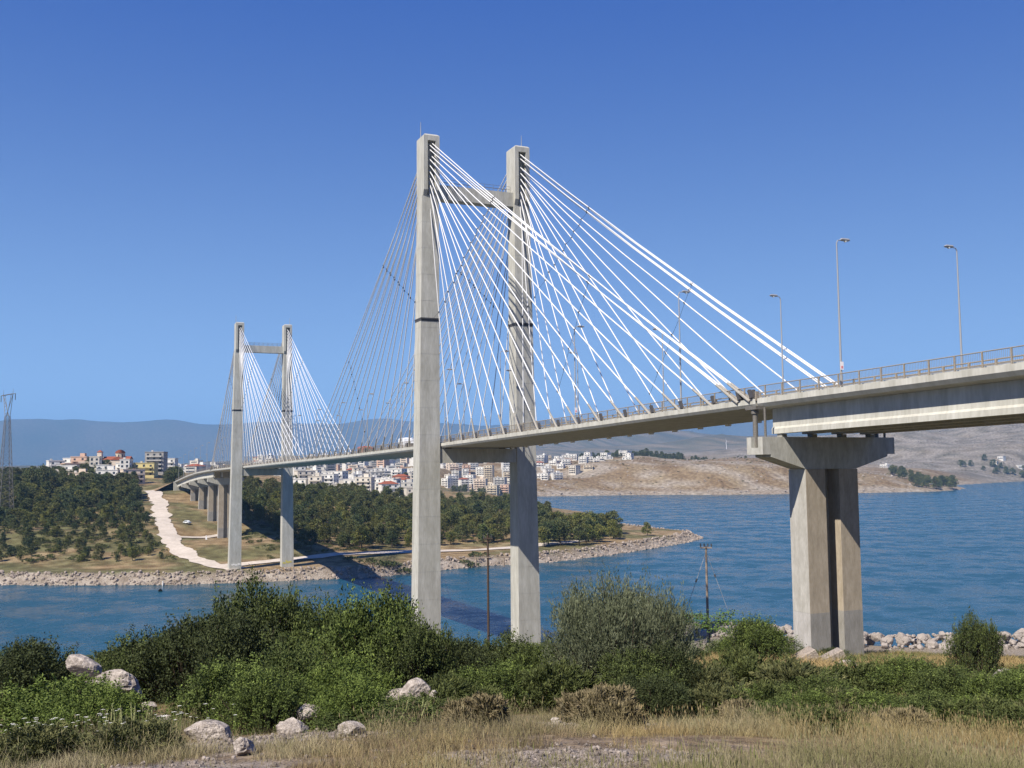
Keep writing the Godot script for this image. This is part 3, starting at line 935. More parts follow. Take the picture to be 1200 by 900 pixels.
func build_viaducts() -> void:
	var a := thing("approach_viaduct", "concrete girder viaduct leading onto the bridge above the brushy hillside", "viaduct")
	viaduct(a, 90.7, 215.0, 24, 90.0)
	pier(a, 91.3, near_h(91.3, 0), 42.5, true)
	pier(a, 130.0, near_h(130, 0), yd(130) - 3.7, false)
	pier(a, 168.0, near_h(168, 0), yd(168) - 3.7, false)
	var b := thing("approach_viaduct", "far concrete viaduct on short piers running from the bridge toward town", "viaduct")
	viaduct(b, -462.0, -305.3, 16, 0.0)
	for s in [-307.0, -342.0, -379.0, -416.0]:
		pier(b, s, far_h(s, 0), yd(s) - 3.7, s == -307.0)
	var mb := MB.new()
	mb.box(Vector3(-463.0, yd(-463) - 5.0, 0), Vector3(2.0, 9.6, 15.5), CONC)
	put(mb.mesh(), "abutment", M.concrete, b)
	# embankment that carries the road on toward the town
	mb = MB.new()
	var st := seq(-463.5, -900.0, 30)
	for k in 30:
		var q := []
		for s in [st[k], st[k + 1]]:
			var y := yd(s) - 0.1
			var h0 := minf(far_h(s, 24), far_h(s, -24)) - 1.0
			q.append([Vector3(s, h0, 24), Vector3(s, y, 7.2), Vector3(s, y, -7.2), Vector3(s, h0, -24)])
		for j in 3:
			mb.quad(q[0][j], q[1][j], q[1][j + 1], q[0][j + 1], Color(0.40, 0.31, 0.20))
	var e := put(mb.mesh(), "embankment", M.far_ground, self)
	tag(e, "earth embankment carrying the road beyond the far viaduct", "embankment", "", "structure")

# ------------------------------------------------------------------ street lamps and vehicles
func build_lamps() -> void:
	var mb := MB.new()
	mb.tube([Vector3(0, 0, 0), Vector3(0, 0.9, 0), Vector3(0, 0.95, 0), Vector3(0, 12.6, 0)], [0.13, 0.13, 0.1, 0.055], 8, Color.WHITE)
	var pole := mb.mesh()
	mb = MB.new()
	mb.tube([Vector3(0, 12.5, 0), Vector3(0, 12.78, 0.12), Vector3(0, 12.85, 0.55)], [0.05, 0.045, 0.04], 6, Color.WHITE)
	var arm := mb.mesh()
	mb = MB.new()
	mb.frustum(Vector3(0, 12.78, 0.95), Vector2(0.20, 0.75), Vector3(0, 12.9, 0.95), Vector2(0.32, 0.95), Color.WHITE)
	mb.frustum(Vector3(0, 12.9, 0.95), Vector2(0.32, 0.95), Vector3(0, 13.02, 0.92), Vector2(0.18, 0.7), Color.WHITE)
	var lum := mb.mesh()
	mb = MB.new()
	mb.tube([Vector3(0, 12.79, 0.98), Vector3(0, 12.7, 0.98)], [0.16, 0.1], 10, Color(0.9, 0.9, 0.85))
	var lens := mb.mesh()
	mb = MB.new()
	mb.box(Vector3(0.13, 1.75, 0), Vector3(0.02, 0.7, 0.34), Color(0.85, 0.8, 0.78))
	mb.box(Vector3(0.145, 1.62, 0), Vector3(0.012, 0.22, 0.2), Color(0.7, 0.25, 0.26))
	var sign_mesh := mb.mesh()
	var k := 0
	var s := 102.0
	while s > -460.0:
		for side in [1.0, -1.0]:
			var where := "hillside end of the bridge deck" if s > 60.0 else ("deck between the two pylons" if s < -12.0 and s > -205.0 else ("deck close to the larger pylon" if s > -20.0 else "far viaduct beyond the second pylon"))
			var lab := "tall slim grey street lamp on the %s, %s railing" % [where, "bay-side" if side < 0.0 else "hillside-facing"]
			if s == 102.0 and side > 0.0: lab = "tall street lamp with a small red and white plate on its pole"
			var o := thing("street_lamp", lab, "street lamp", Vector3(s + (0.8 if side < 0.0 else -0.6), yd(s) + 0.18, side * 6.35), PI if side > 0.0 else 0.0, "street lamps along the bridge")
			put(pole, "pole", M.galv, o)
			put(arm, "arm", M.galv, o)
			var l := put(lum, "lantern", M.galv, o)
			put(lens, "lens", M.paint, l)
			if side > 0.0 and (s == 102.0 or s == 52.0):
				var sg := put(sign_mesh, "sign_plate", M.flower, o)
				sg.rotation.y = PI
				if s == 52.0: o.set_meta("label", "street lamp with a small red and white plate among the stays")
		k += 1
		s -= 25.0
	# vehicles crossing
	var van := thing("delivery_van", "white box van driving along the bridge deck between the pylons", "van", Vector3(-46.0, yd(-46) + 0.03, -2.0), 0.0)
	vehicle(van, Color(0.8, 0.82, 0.84), 6.2, 2.15, 3.2, true)
	var truck := thing("flatbed_truck", "rusty red loaded truck driving on the deck near mid-span", "truck", Vector3(-80.0, yd(-80) + 0.03, -2.0), 0.0)
	vehicle(truck, Color(0.34, 0.10, 0.06), 7.0, 2.3, 2.6, true)
	var cp := Vector3(-330.0, 0, 14.0)
	cp.y = far_h(cp.x, cp.z) + 0.3
	var car := thing("parked_car", "white car parked beside the piers under the far viaduct", "car", cp, 0.5)
	vehicle(car, Color(0.75, 0.8, 0.82), 4.2, 1.75, 1.45, false)

func vehicle(o: Node3D, col: Color, l: float, w: float, h: float, big: bool) -> void:
	var mb := MB.new()
	var hx := l / 2.0
	if big:
		mb.frustum(Vector3(-0.9, 0.55, 0), Vector2(l - 1.8, w), Vector3(-0.9, h - 0.25, 0), Vector2(l - 1.8, w), col)
		mb.frustum(Vector3(-0.9, h - 0.25, 0), Vector2(l - 1.8, w), Vector3(-0.9, h, 0), Vector2(l - 2.3, w - 0.6), col)
		mb.frustum(Vector3(hx - 0.85, 0.45, 0), Vector2(1.7, w - 0.1), Vector3(hx - 0.85, 1.2, 0), Vector2(1.7, w - 0.1), col)
		mb.frustum(Vector3(hx - 0.85, 1.2, 0), Vector2(1.7, w - 0.1), Vector3(hx - 1.15, 2.2, 0), Vector2(1.1, w - 0.3), col)
	else:
		mb.frustum(Vector3(0, 0.3, 0), Vector2(l, w - 0.1), Vector3(0, 0.85, 0), Vector2(l - 0.1, w), col)
		mb.frustum(Vector3(-0.15, 0.85, 0), Vector2(l * 0.62, w - 0.1), Vector3(-0.25, h, 0), Vector2(l * 0.4, w - 0.4), col)
	put(mb.mesh(), "body", M.car_paint, o)
	mb = MB.new()
	if big:
		mb.frustum(Vector3(hx - 0.8, 1.26, 0), Vector2(1.64, w - 0.06), Vector3(hx - 1.0, 1.95, 0), Vector2(1.2, w - 0.2), Color.WHITE)
	else:
		mb.frustum(Vector3(-0.15, 0.9, 0), Vector2(l * 0.6, w - 0.06), Vector3(-0.23, h - 0.1, 0), Vector2(l * 0.42, w - 0.34), Color.WHITE)
	put(mb.mesh(), "window_glass", M.glass, o)
	for x in [-hx * 0.6, hx * 0.62]:
		for z in [-w / 2 + 0.1, w / 2 - 0.1]:
			mb = MB.new()
			var r := 0.45 if big else 0.32
			mb.tube([Vector3(x, r, z - 0.12), Vector3(x, r, z + 0.12)], [r, r], 12, Color.WHITE)
			put(mb.mesh(), "wheel", M.rubber, o)

# ------------------------------------------------------------------ rocks
func rock_mesh(sd: int, rough := 0.35, detail := 2) -> ArrayMesh:
	var f := FastNoiseLite.new()
	f.seed = sd; f.frequency = 0.8; f.fractal_octaves = 3; f.noise_type = FastNoiseLite.TYPE_CELLULAR if sd % 2 == 0 else FastNoiseLite.TYPE_SIMPLEX
	var lat := 5 + detail * 3; var lon := 8 + detail * 5
	var g := []
	var rr := RandomNumberGenerator.new()
	rr.seed = sd
	var cuts := []
	for k in 15: cuts.append([Vector3(rr.randfn(), rr.randfn(), rr.randfn()).normalized(), 0.58 + rr.randf() * 0.3])
	for i in lat + 1:
		var row := []
		for j in lon:
			var a := PI * i / lat; var b := TAU * j / lon
			var d := Vector3(sin(a) * cos(b), cos(a), sin(a) * sin(b))
			var r := 1.05 + rough * 0.7 * f.get_noise_3dv(d * 2.0)
			for q in cuts:
				var dp: float = d.dot(q[0])
				if dp > 0.05: r = minf(r, q[1] / dp)
			r *= 1.0 + 0.07 * f.get_noise_3dv(d * 9.0)
			row.append(d * r)
		g.append(row)
	var mb := MB.new()
	for i in lat:
		for j in lon:
			var j2 := (j + 1) % lon
			var shade := 0.94 + rr.randf() * 0.12
			var c := Color(0.57 * shade, 0.52 * shade, 0.475 * shade)
			if i > 0: mb.tri(g[i][j], g[i][j2], g[i + 1][j2], c)
			if i < lat - 1: mb.tri(g[i][j], g[i + 1][j2], g[i + 1][j], c)
	return mb.mesh()

func stuff_field(called: String, label: String, category: String, mesh: Mesh, mat: Material, xfs: Array, cols: Array) -> void:
	var mm := MultiMesh.new()
	mm.transform_format = MultiMesh.TRANSFORM_3D
	mm.use_colors = cols.size() > 0
	mm.mesh = mesh
	mm.instance_count = xfs.size()
	for k in xfs.size():
		mm.set_instance_transform(k, xfs[k])
		if cols.size() > 0: mm.set_instance_color(k, cols[k])
	var o := MultiMeshInstance3D.new()
	o.name = numbered(called)
	o.multimesh = mm
	o.material_override = mat
	add_child(o)
	tag(o, label, category, "", "stuff")

func random_basis(sc: Vector3) -> Basis:
	return Basis(Vector3(rng.randfn(), rng.randfn(), rng.randfn()).normalized(), rng.randf() * TAU) * Basis.from_scale(sc)

# ------------------------------------------------------------------ far shore: riprap, pines, scrub, lattice tower
func build_far_shore() -> void:
	var rm := rock_mesh(4, 0.4, 0)
	var rm2 := rock_mesh(7, 0.4, 0)
	for which in 2:
		var xfs := []; var cols := []
		for k in FAR_SHORE.size() - 1:
			var a: Vector2 = FAR_SHORE[k]; var b: Vector2 = FAR_SHORE[k + 1]
			if a.x < -420.0 or a.y < -262.0 or a.y > 300.0: continue
			var e := b - a
			var nrm := Vector2(e.y, -e.x).normalized()
			for i in int(e.length() * 5.0):
				var u := rng.randf()
				var w := rng.randf_range(-1.2, 7.5)
				var q := a + e * u + nrm * w
				if inland(q.x, q.y) < -2.0: continue
				var sc := 0.16 + pow(rng.randf(), 3.0) * 0.85
				xfs.append(Transform3D(random_basis(Vector3(sc, sc * 0.75, sc)), Vector3(q.x, maxf(far_h(q.x, q.y), -0.3) + sc * 0.25, q.y)))
				var t := 0.75 + rng.randf() * 0.4
				cols.append(Color(t, t * 0.95, t * 0.9))
		stuff_field("riprap", "grey riprap stones lining the far shore" if which == 0 else "smaller angular stones scattered through the far shore bank", "stones", rm if which == 0 else rm2, M.far_rock, xfs, cols)
	# pines
	var kinds := []
	for k in 6: kinds.append(pine_meshes(100 + k, k))
	var groups := [
		["dark pine in the grove between lattice tower and dirt road", "pines between the lattice tower and the dirt road"],
		["dark pine in the wood behind the far shore track", "pines behind the far shore track"],
		["pine on the low spit reaching into the bay", "pines on the low spit"],
	]
	var spots := []
	var more := []
	# grove beside the road: thick above, open below
	var tries := 0
	while tries < 9000:
		tries += 1
		var p := far_spot(rng.randf_range(-25.0, 226.0), 372.0 + 390.0 * rng.randf())
		if p.y < 5.0: continue
		var edge := 32.0 if p.x > -420.0 else (30.0 if p.x > -520.0 else 22.0)
		if p.z < edge: continue
		var depth := -p.x - 215.0
		var open := 1.0 - smoothstep(55.0, 190.0, depth)
		if nz2.get_noise_2d(p.x * 2.0, p.z * 2.0) < lerpf(-0.5, -0.22, open): continue
		if rng.randf() < open * 0.35: continue
		var many := spots.size()
		if not clear_of(spots, p, lerpf(5.0, 5.6, open)) or not clear_of(more, p, 5.2): continue
		var tall := lerpf(rng.randf_range(6.0, 9.5), rng.randf_range(2.2, 6.0), clampf(open * 1.3, 0.0, 1.0))
		if many < 135 and (depth < 230.0): spots.append([p, 0, tall])
		elif more.size() < 330: more.append([p, 0, tall])
	# wood behind the track
	tries = 0
	var n1 := 0
	while tries < 7000:
		tries += 1
		var px := rng.randf_range(283.0, 642.0)
		var p := far_spot(px, 420.0 + 300.0 * pow(rng.randf(), 1.3))
		if p.y < 5.4 or p.z > (-24.0 if p.x > -330.0 else -13.0): continue
		var sd := inland(p.x, p.z)
		if (sd < 44.0 and p.x > -300.0) or sd < 12.0: continue
		if nz2.get_noise_2d(p.x * 3.0 + 40.0, p.z * 3.0) < -0.16: continue
		if not clear_of(spots, p, 6.0) or not clear_of(more, p, 6.0): continue
		var tall := rng.randf_range(5.0, 10.0)
		if n1 < 130 and p.x > -400.0:
			spots.append([p, 1, tall])
			n1 += 1
		elif more.size() < 700: more.append([p, 1, tall])
	tries = 0
	var n2 := 0
	while n2 < 35 and tries < 4000:
		tries += 1
		var px := rng.randf_range(636.0, 790.0)
		var p := far_spot(px, rng.randf_range(400.0, 540.0))
		var sd := inland(p.x, p.z)
		if sd < 14.0 or p.z > -100.0: continue
		if px > 725.0 and rng.randf() < 0.6: continue
		if not clear_of(spots, p, 5.2): continue
		var hh := rng.randf_range(8.0, 11.5) if px < 720.0 else rng.randf_range(3.5, 7.0)
		spots.append([p, 2, hh])
		n2 += 1
	for q in spots:
		var kd := rng.randi() % 6
		var sc: float = q[2]
		var look: String = ("tall" if sc > 8.2 else ("medium" if sc > 5.5 else "small")) + " " + ["conical", "loose conical", "ragged", "broad", "pointed", "oval"][kd]
		var o := thing("pine_tree", look + " " + groups[q[1]][0], "tree", q[0] - Vector3(0, 0.2, 0), rng.randf() * TAU, groups[q[1]][1])
		o.scale = Vector3(sc * rng.randf_range(0.95, 1.25), sc, sc * rng.randf_range(0.95, 1.25))
		put(kinds[kd][0], "trunk", M.bark, o)
		put(kinds[kd][1], "crown", M.pines[rng.randi() % 4], o)
	for part in 2:
		var xf2 := []; var co2 := []
		for q in more:
			if q[1] != part: continue
			var sc: float = q[2]
			xf2.append(Transform3D(Basis(Vector3.UP, rng.randf() * TAU) * Basis.from_scale(Vector3(sc * 1.1, sc, sc * 1.1)), q[0]))
			var t := rng.randf_range(0.8, 1.2)
			co2.append(Color(t * rng.randf_range(0.9, 1.15), t, t * 0.95))
		stuff_field("pine_wood", ["dense pine wood below the church hill houses", "dense pine wood below the white town"][part], "wood", kinds[part][1], M.pine, xf2, co2)
	# the tall dark trees by the tower
	for a in [[26.0, 520.0, 14.0], [38.0, 560.0, 16.0], [52.0, 575.0, 15.5], [10.0, 560.0, 13.0], [60.0, 620.0, 12.0]]:
		var p := far_spot(a[0], a[1])
		var o := thing("tall_tree", "tall dark eucalyptus-like tree rising above the grove by the lattice tower", "tree", p - Vector3(0, 0.3, 0), rng.randf() * TAU, "tall trees by the lattice tower")
		o.scale = Vector3(a[2] * 0.6, a[2], a[2] * 0.6)
		put(kinds[2][0], "trunk", M.bark, o)
		put(kinds[5][1], "crown", M.pine, o)
	# low scrub
	var sm := scrub_mesh(55)
	var xfs := []; var cols := []
	tries = 0
	while xfs.size() < 1900 and tries < 20000:
		tries += 1
		var p := far_spot(rng.randf_range(-20.0, 800.0), rng.randf_range(368.0, 640.0))
		if p.y < 4.9: continue
		if p.x > -520.0 and p.z > -4.0 and p.z < 29.0: 
			continue
		var sd := inland(p.x, p.z)
		if p.z < -20.0 and sd > 24.0 and sd < 40.0 and p.x > -300.0: continue
		if sd < 9.0: continue
		if nz2.get_noise_2d(p.x * 2.5, p.z * 2.5) < -0.15: continue
		var sc := rng.randf_range(0.5, 1.6) if p.z < 20.0 else rng.randf_range(0.6, 2.3)
		xfs.append(Transform3D(Basis(Vector3.UP, rng.randf() * TAU) * Basis.from_scale(Vector3(sc * 1.2, sc, sc * 1.2)), p))
		var t := rng.randf_range(0.7, 1.35)
		cols.append(Color(t * 1.1, t, t * 0.8))
	stuff_field("scrub", "low olive-green scrub dotted over the far shore", "scrub", sm, M.pine, xfs, cols)
	# hedge of dark bushes on the shelf beside the track
	for a in [[430, 655, 2.2], [447, 656, 2.6], [458, 655, 2.4], [472, 655, 2.2], [412, 653, 2.0], [545, 648, 1.8], [562, 646, 2.6], [556, 648, 2.0]]:
		var d := ray(a[0], a[1])
		var p: Vector3 = CAM + d * ((5.6 - CAM.y) / d.y)
		p.y = far_h(p.x, p.z)
		var o := thing("bush", "dark bush on the grassy shelf between far track and riprap", "bush", p, rng.randf() * TAU, "bushes on the far shelf")
		o.scale = Vector3(a[2] * 1.7, a[2] * 1.15, a[2] * 1.7)
		put(sm, "foliage", M.pine, o)
	build_tower()
	# buoy, white mooring post
	var mb := MB.new()
	mb.frustum(Vector3(0, -0.3, 0), Vector2(0.9, 0.9), Vector3(0, 0.25, 0), Vector2(1.3, 1.3), Color(0.03, 0.035, 0.04))
	mb.frustum(Vector3(0, 0.25, 0), Vector2(1.3, 1.3), Vector3(0, 0.75, 0), Vector2(0.6, 0.6), Color(0.03, 0.035, 0.04))
	var bu := thing("buoy", "small dark mooring buoy floating off the far shore", "buoy", Vector3(-189.3, 0, 37.3))
	put(mb.mesh(), "float", M.rubber, bu)
	mb = MB.new()
	mb.tube([Vector3(0, 0.7, 0), Vector3(0, 1.1, 0)], [0.05, 0.09], 6, Color.WHITE)
	put(mb.mesh(), "mooring_eye", M.dark_steel, bu)
	mb = MB.new()
	mb.tube([Vector3(0, -0.3, 0), Vector3(0, 1.3, 0)], [0.16, 0.14], 8, Color.WHITE)
	mb.tube([Vector3(0, 1.3, 0), Vector3(0, 1.5, 0)], [0.22, 0.18], 8, Color.WHITE)
	var pp := Vector3(-207.0, 0, 35.0)
	pp.y = maxf(far_h(pp.x, pp.z), 0.0)
	var bo := thing("mooring_post", "short white mooring post at the foot of the far riprap", "post", pp)
	put(mb.mesh(), "post", M.paint, bo)
	# small white marker below the viaduct
	mb = MB.new()
	mb.frustum(Vector3(0, -0.3, 0), Vector2(0.9, 0.9), Vector3(0, 1.5, 0), Vector2(0.3, 0.3), Color.WHITE)
	mb.frustum(Vector3(0, 1.5, 0), Vector2(0.5, 0.5), Vector3(0, 1.75, 0), Vector2(0.4, 0.4), Color.WHITE)
	var mp := Vector3(-300.0, 0, 9.0)
	mp.y = far_h(mp.x, mp.z)
	var mk := thing("marker_stone", "small white marker stone in the grass below the far viaduct", "marker", mp)
	put(mb.mesh(), "stone", M.paint, mk)

func clear_of(list: Array, p: Vector3, d: float) -> bool:
	for q in list:
		var o: Vector3 = q[0]
		if (o.x - p.x) * (o.x - p.x) + (o.z - p.z) * (o.z - p.z) < d * d: return false
	return true

# unit-height pine: [trunk, crown]
func pine_meshes(sd: int, kind: int) -> Array:
	var r := RandomNumberGenerator.new()
	r.seed = sd
	var t := MB.new()
	var lean := Vector3(r.randfn() * 0.04, 0, r.randfn() * 0.04)
	t.tube([Vector3(0, -0.05, 0), Vector3(0, 0.35, 0) + lean, Vector3(0, 0.7, 0) + lean * 1.5, Vector3(0, 0.92, 0) + lean], [0.028, 0.022, 0.014, 0.004], 6, Color.WHITE)
	var c := MB.new()
	var n := 46 + r.randi() % 12
	var base := 0.16 + 0.05 * (kind % 3)
	for k in n:
		var y := lerpf(base, 0.97, pow(r.randf(), 0.85))
		var u := (y - base) / (1.0 - base)
		var wide := 0.44 * (1.0 - 0.72 * u) * smoothstep(-0.25, 0.25, u)
		if kind == 5: wide = 0.30 * sqrt(maxf(0.0, 1.0 - pow(absf(u * 1.9 - 0.9), 2.4))) + 0.04
		if kind == 3: wide = 0.42 * sqrt(maxf(0.02, 1.0 - pow(u, 2.0)))
		var a := r.randf() * TAU
		var rad := wide * sqrt(r.randf_range(0.15, 1.0))
		var o := Vector3(cos(a) * rad, y, sin(a) * rad) + lean * u
		var cr := r.randf_range(0.07, 0.125)
		var tone := r.randf_range(0.75, 1.2)
		var col := Color(0.062, 0.084, 0.031).lerp(Color(0.125, 0.130, 0.050), r.randf()) * tone
		if r.randf() < 0.55 and rad > 0.1:
			t.tube([Vector3(0, y - 0.05, 0) + lean * u, o], [0.008, 0.003], 4, Color.WHITE, false)
		for i in 44:
			var d := Vector3(r.randfn(), r.randfn() * 0.75, r.randfn()).normalized()
			var q := o + d * cr * pow(r.randf(), 0.45)
			var dir := (d + Vector3(r.randfn(), r.randfn() + 0.5, r.randfn()) * 0.5).normalized()
			var side := dir.cross(Vector3(r.randfn(), r.randfn(), r.randfn())).normalized()
			c.leaf(q, dir, side, r.randf_range(0.04, 0.075), r.randf_range(0.014, 0.025), col * r.randf_range(0.8, 1.25))
	for k in c.c.size(): c.c[k].a = 1.0
	return [t.mesh(), c.mesh()]

func scrub_mesh(sd: int) -> ArrayMesh:
	var r := RandomNumberGenerator.new()
	r.seed = sd
	var c := MB.new()
	for k in 26:
		var a := r.randf() * TAU
		var q := sqrt(r.randf())
		var o := Vector3(cos(a) * q, 0.15 + 0.7 * sqrt(1.0 - q * q) * r.randf_range(0.5, 1.0), sin(a) * q)
		var col := Color(0.065, 0.08, 0.030) * r.randf_range(0.8, 1.3)
		for i in 14:
			var d := Vector3(r.randfn(), r.randfn() + 0.3, r.randfn()).normalized()
			var side := d.cross(Vector3(r.randfn(), r.randfn(), r.randfn())).normalized()
			c.leaf(o + d * 0.12 * r.randf(), d, side, r.randf_range(0.12, 0.24), r.randf_range(0.04, 0.08), col * r.randf_range(0.8, 1.2))
	for k in c.c.size(): c.c[k].a = 1.0
	return c.mesh()

func build_tower() -> void:
	var p := far_spot(7.0, 500.0)
	var t := thing("lattice_tower", "grey steel lattice power tower with forked arms standing in the pine grove", "power tower", p, 0.35)
	var legs := []
	var hw := 50.0            # waist height
	for q in [Vector2(-1, -1), Vector2(1, -1), Vector2(1, 1), Vector2(-1, 1)]:
		var mb := MB.new()
		mb.tube([Vector3(q.x * 3.4, -0.5, q.y * 3.4), Vector3(q.x * 1.0, hw, q.y * 1.0)], [0.16, 0.12], 5, Color.WHITE)
		put(mb.mesh(), "leg", M.steel, t)
	var lat := MB.new()
	var n := 17
	for k in n:
		var y0 := hw * k / n; var y1 := hw * (k + 1) / n
		var a := lerpf(3.4, 1.0, float(k) / n); var b := lerpf(3.4, 1.0, float(k + 1) / n)
		var c0 := [Vector3(-a, y0, -a), Vector3(a, y0, -a), Vector3(a, y0, a), Vector3(-a, y0, a)]
		var c1 := [Vector3(-b, y1, -b), Vector3(b, y1, -b), Vector3(b, y1, b), Vector3(-b, y1, b)]
		for i in 4:
			var j := (i + 1) % 4
			lat.tube([c0[i], c1[j]], [0.07, 0.07], 4, Color.WHITE, false)
			lat.tube([c0[j], c1[i]], [0.07, 0.07], 4, Color.WHITE, false)
			lat.tube([c1[i], c1[j]], [0.06, 0.06], 4, Color.WHITE, false)
	put(lat.mesh(), "lattice", M.steel, t)
	for s in [-1.0, 1.0]:
		var f := MB.new()
		f.tube([Vector3(s * 0.9, hw, -0.9), Vector3(s * 7.0, hw + 10.5, 0)], [0.14, 0.12], 5, Color.WHITE)
		f.tube([Vector3(s * 0.9, hw, 0.9), Vector3(s * 7.0, hw + 10.5, 0)], [0.14, 0.12], 5, Color.WHITE)
		f.tube([Vector3(-s * 0.9, hw, 0.0), Vector3(s * 4.4, hw + 10.5, 0)], [0.1, 0.1], 5, Color.WHITE)
		for k in 6:
			var u := (k + 0.5) / 6.0
			f.tube([Vector3(s * lerpf(0.9, 7.0, u), hw + 10.5 * u, 0.9 * (1.0 - u)), Vector3(s * lerpf(-0.9, 4.4, minf(u + 0.1, 1.0)), hw + 10.5 * minf(u + 0.1, 1.0), 0)], [0.06, 0.06], 4, Color.WHITE, false)
		put(f.mesh(), "fork_arm", M.steel, t)
		var ins := MB.new()
		ins.tube([Vector3(s * 10.5, hw + 10.4, 0), Vector3(s * 10.5, hw + 7.4, 0)], [0.16, 0.16], 6, Color(0.35, 0.35, 0.36))
		put(ins.mesh(), "insulator", M.steel, t)
		var peak := MB.new()
		peak.tube([Vector3(s * 7.0, hw + 10.5, 0), Vector3(s * 7.0, hw + 13.2, 0)], [0.1, 0.05], 5, Color.WHITE)
		put(peak.mesh(), "peak", M.steel, t)
	var cross := MB.new()
	for z in [-0.5, 0.5]:
		cross.tube([Vector3(-11.0, hw + 10.5, 0), Vector3(-7, hw + 10.6, z), Vector3(7, hw + 10.6, z), Vector3(11.0, hw + 10.5, 0)], [0.1, 0.12, 0.12, 0.1], 5, Color.WHITE)
	for k in 14:
		var x := -7.0 + k
		cross.tube([Vector3(x, hw + 10.6, -0.5), Vector3(x + 1.0, hw + 10.6, 0.5)], [0.05, 0.05], 4, Color.WHITE, false)
	put(cross.mesh(), "crossarm", M.steel, t)

# ------------------------------------------------------------------ the town
const WALL_WORDS := ["white", "cream", "beige", "pinkish", "grey", "terracotta", "yellow", "dark grey"]
const NUM_WORDS := ["no", "one", "two", "three", "four", "five", "six", "seven", "eight"]
var sites := []

func building(p: Vector3, w: float, d: float, floors: int, turn: float, wall: int, roof: int, where: String, detail: bool) -> Node3D:
	var fh := 3.1
	var h := floors * fh + 0.4
	var roofw: String = ["flat roof", "red tiled roof", "rooftop stair tower"][roof]
	var o := thing("building", "%s %s-storey building with %s %s" % [WALL_WORDS[wall], NUM_WORDS[floors], roofw, where], "building", p, turn, "buildings %s" % where)
	put(unit_box, "wall", M.walls[wall], o, cube(Vector3(w, h + 4.0, d), Vector3(0, h / 2 - 2.0, 0)))
	if roof == 1:
		var mb := MB.new()
		var a := Vector3(-w / 2 - 0.5, h, d / 2 + 0.5); var b := Vector3(w / 2 + 0.5, h, d / 2 + 0.5); var c := Vector3(w / 2 + 0.5, h, -d / 2 - 0.5); var e := Vector3(-w / 2 - 0.5, h, -d / 2 - 0.5)
		var r0 := Vector3(-w / 5, h + 2.2, 0); var r1 := Vector3(w / 5, h + 2.2, 0)
		mb.quad(a, b, r1, r0, Color.WHITE); mb.quad(c, e, r0, r1, Color.WHITE); mb.tri(b, c, r1, Color.WHITE); mb.tri(e, a, r0, Color.WHITE)
		put(mb.mesh(), "roof", M.tile, o)
	else:
		put(unit_box, "roof", M.walls[wall], o, cube(Vector3(w + 0.5, 0.5, d + 0.5), Vector3(0, h + 0.2, 0)))
		if roof == 2:
			put(unit_box, "stair_tower", M.walls[wall], o, cube(Vector3(w * 0.3, 2.6, d * 0.35), Vector3(w * 0.12, h + 1.7, 0)))
	if roof != 1 and rng.randf() < 0.7:
		put(unit_box, "roof_tank", M.walls[4], o, cube(Vector3(1.6, 1.3, 1.3), Vector3(-w * 0.25, h + 1.05, -d * 0.15)))
	if detail:
		# windows and balconies on the two sides turned to the strait
		var nw := clampi(int(w / 4.2), 2, 4)
		var nd := clampi(int(d / 4.8), 1, 3)
		for f in floors:
			var y := f * fh + 1.6
			for k in nw:
				var x := (k + 0.5) / nw * w - w / 2
				put(unit_box, "window", M.glass, o, cube(Vector3(1.5, 1.5 if (k + f) % 3 else 2.0, 0.1), Vector3(x, y, d / 2 + 0.03)))
			for k in nd:
				var z := (k + 0.5) / nd * d - d / 2
				put(unit_box, "window", M.glass, o, cube(Vector3(0.1, 1.4, 1.3), Vector3(w / 2 + 0.03, y, z)))
			if f > 0 and w > 8.0:
				put(unit_box, "balcony", M.walls[wall if wall != 7 else 4], o, cube(Vector3(w * 0.82, 1.05, 1.3), Vector3(0, f * fh + 0.35, d / 2 + 0.66)))
	else:
		for f in floors:
			put(unit_box, "window", M.glass, o, cube(Vector3(w * 0.7, 1.2, 0.1), Vector3(0, f * fh + 1.6, d / 2 + 0.03)))
	return o

func town_patch(n: int, px0: float, px1: float, d0: float, d1: float, where: String, fl0: int, fl1: int, gap: float, detail: bool, whites: float, redshare := 0.05) -> void:
	var made := 0
	var tries := 0
	while made < n and tries < n * 40:
		tries += 1
		var p := far_spot(rng.randf_range(px0, px1), rng.randf_range(d0, d1))
		if p.y < 3.0 or inland(p.x, p.z) < 18.0: continue
		if absf(p.z) < 18.0 and p.x > -900.0: continue
		if not clear_of(sites, p, gap): continue
		var w := rng.randf_range(9.0, 16.0); var d := rng.randf_range(8.0, 13.0)
		sites.append([p])
		var wall : int = 0 if rng.randf() < whites else [0, 1, 1, 2, 3, 3, 4, 5][rng.randi() % 8]
		var roof := 1 if rng.randf() < redshare else (2 if rng.randf() < 0.4 else 0)
		# the front looks toward the strait
		var to := CAM - p
		var turn : float = atan2(to.x, to.z) + [-0.7, 0.15, 0.4, -0.35][rng.randi() % 4] + rng.randf_range(-0.15, 0.15)
		building(p, w, d, rng.randi_range(fl0, fl1), turn, wall, roof, where, detail)
		made += 1

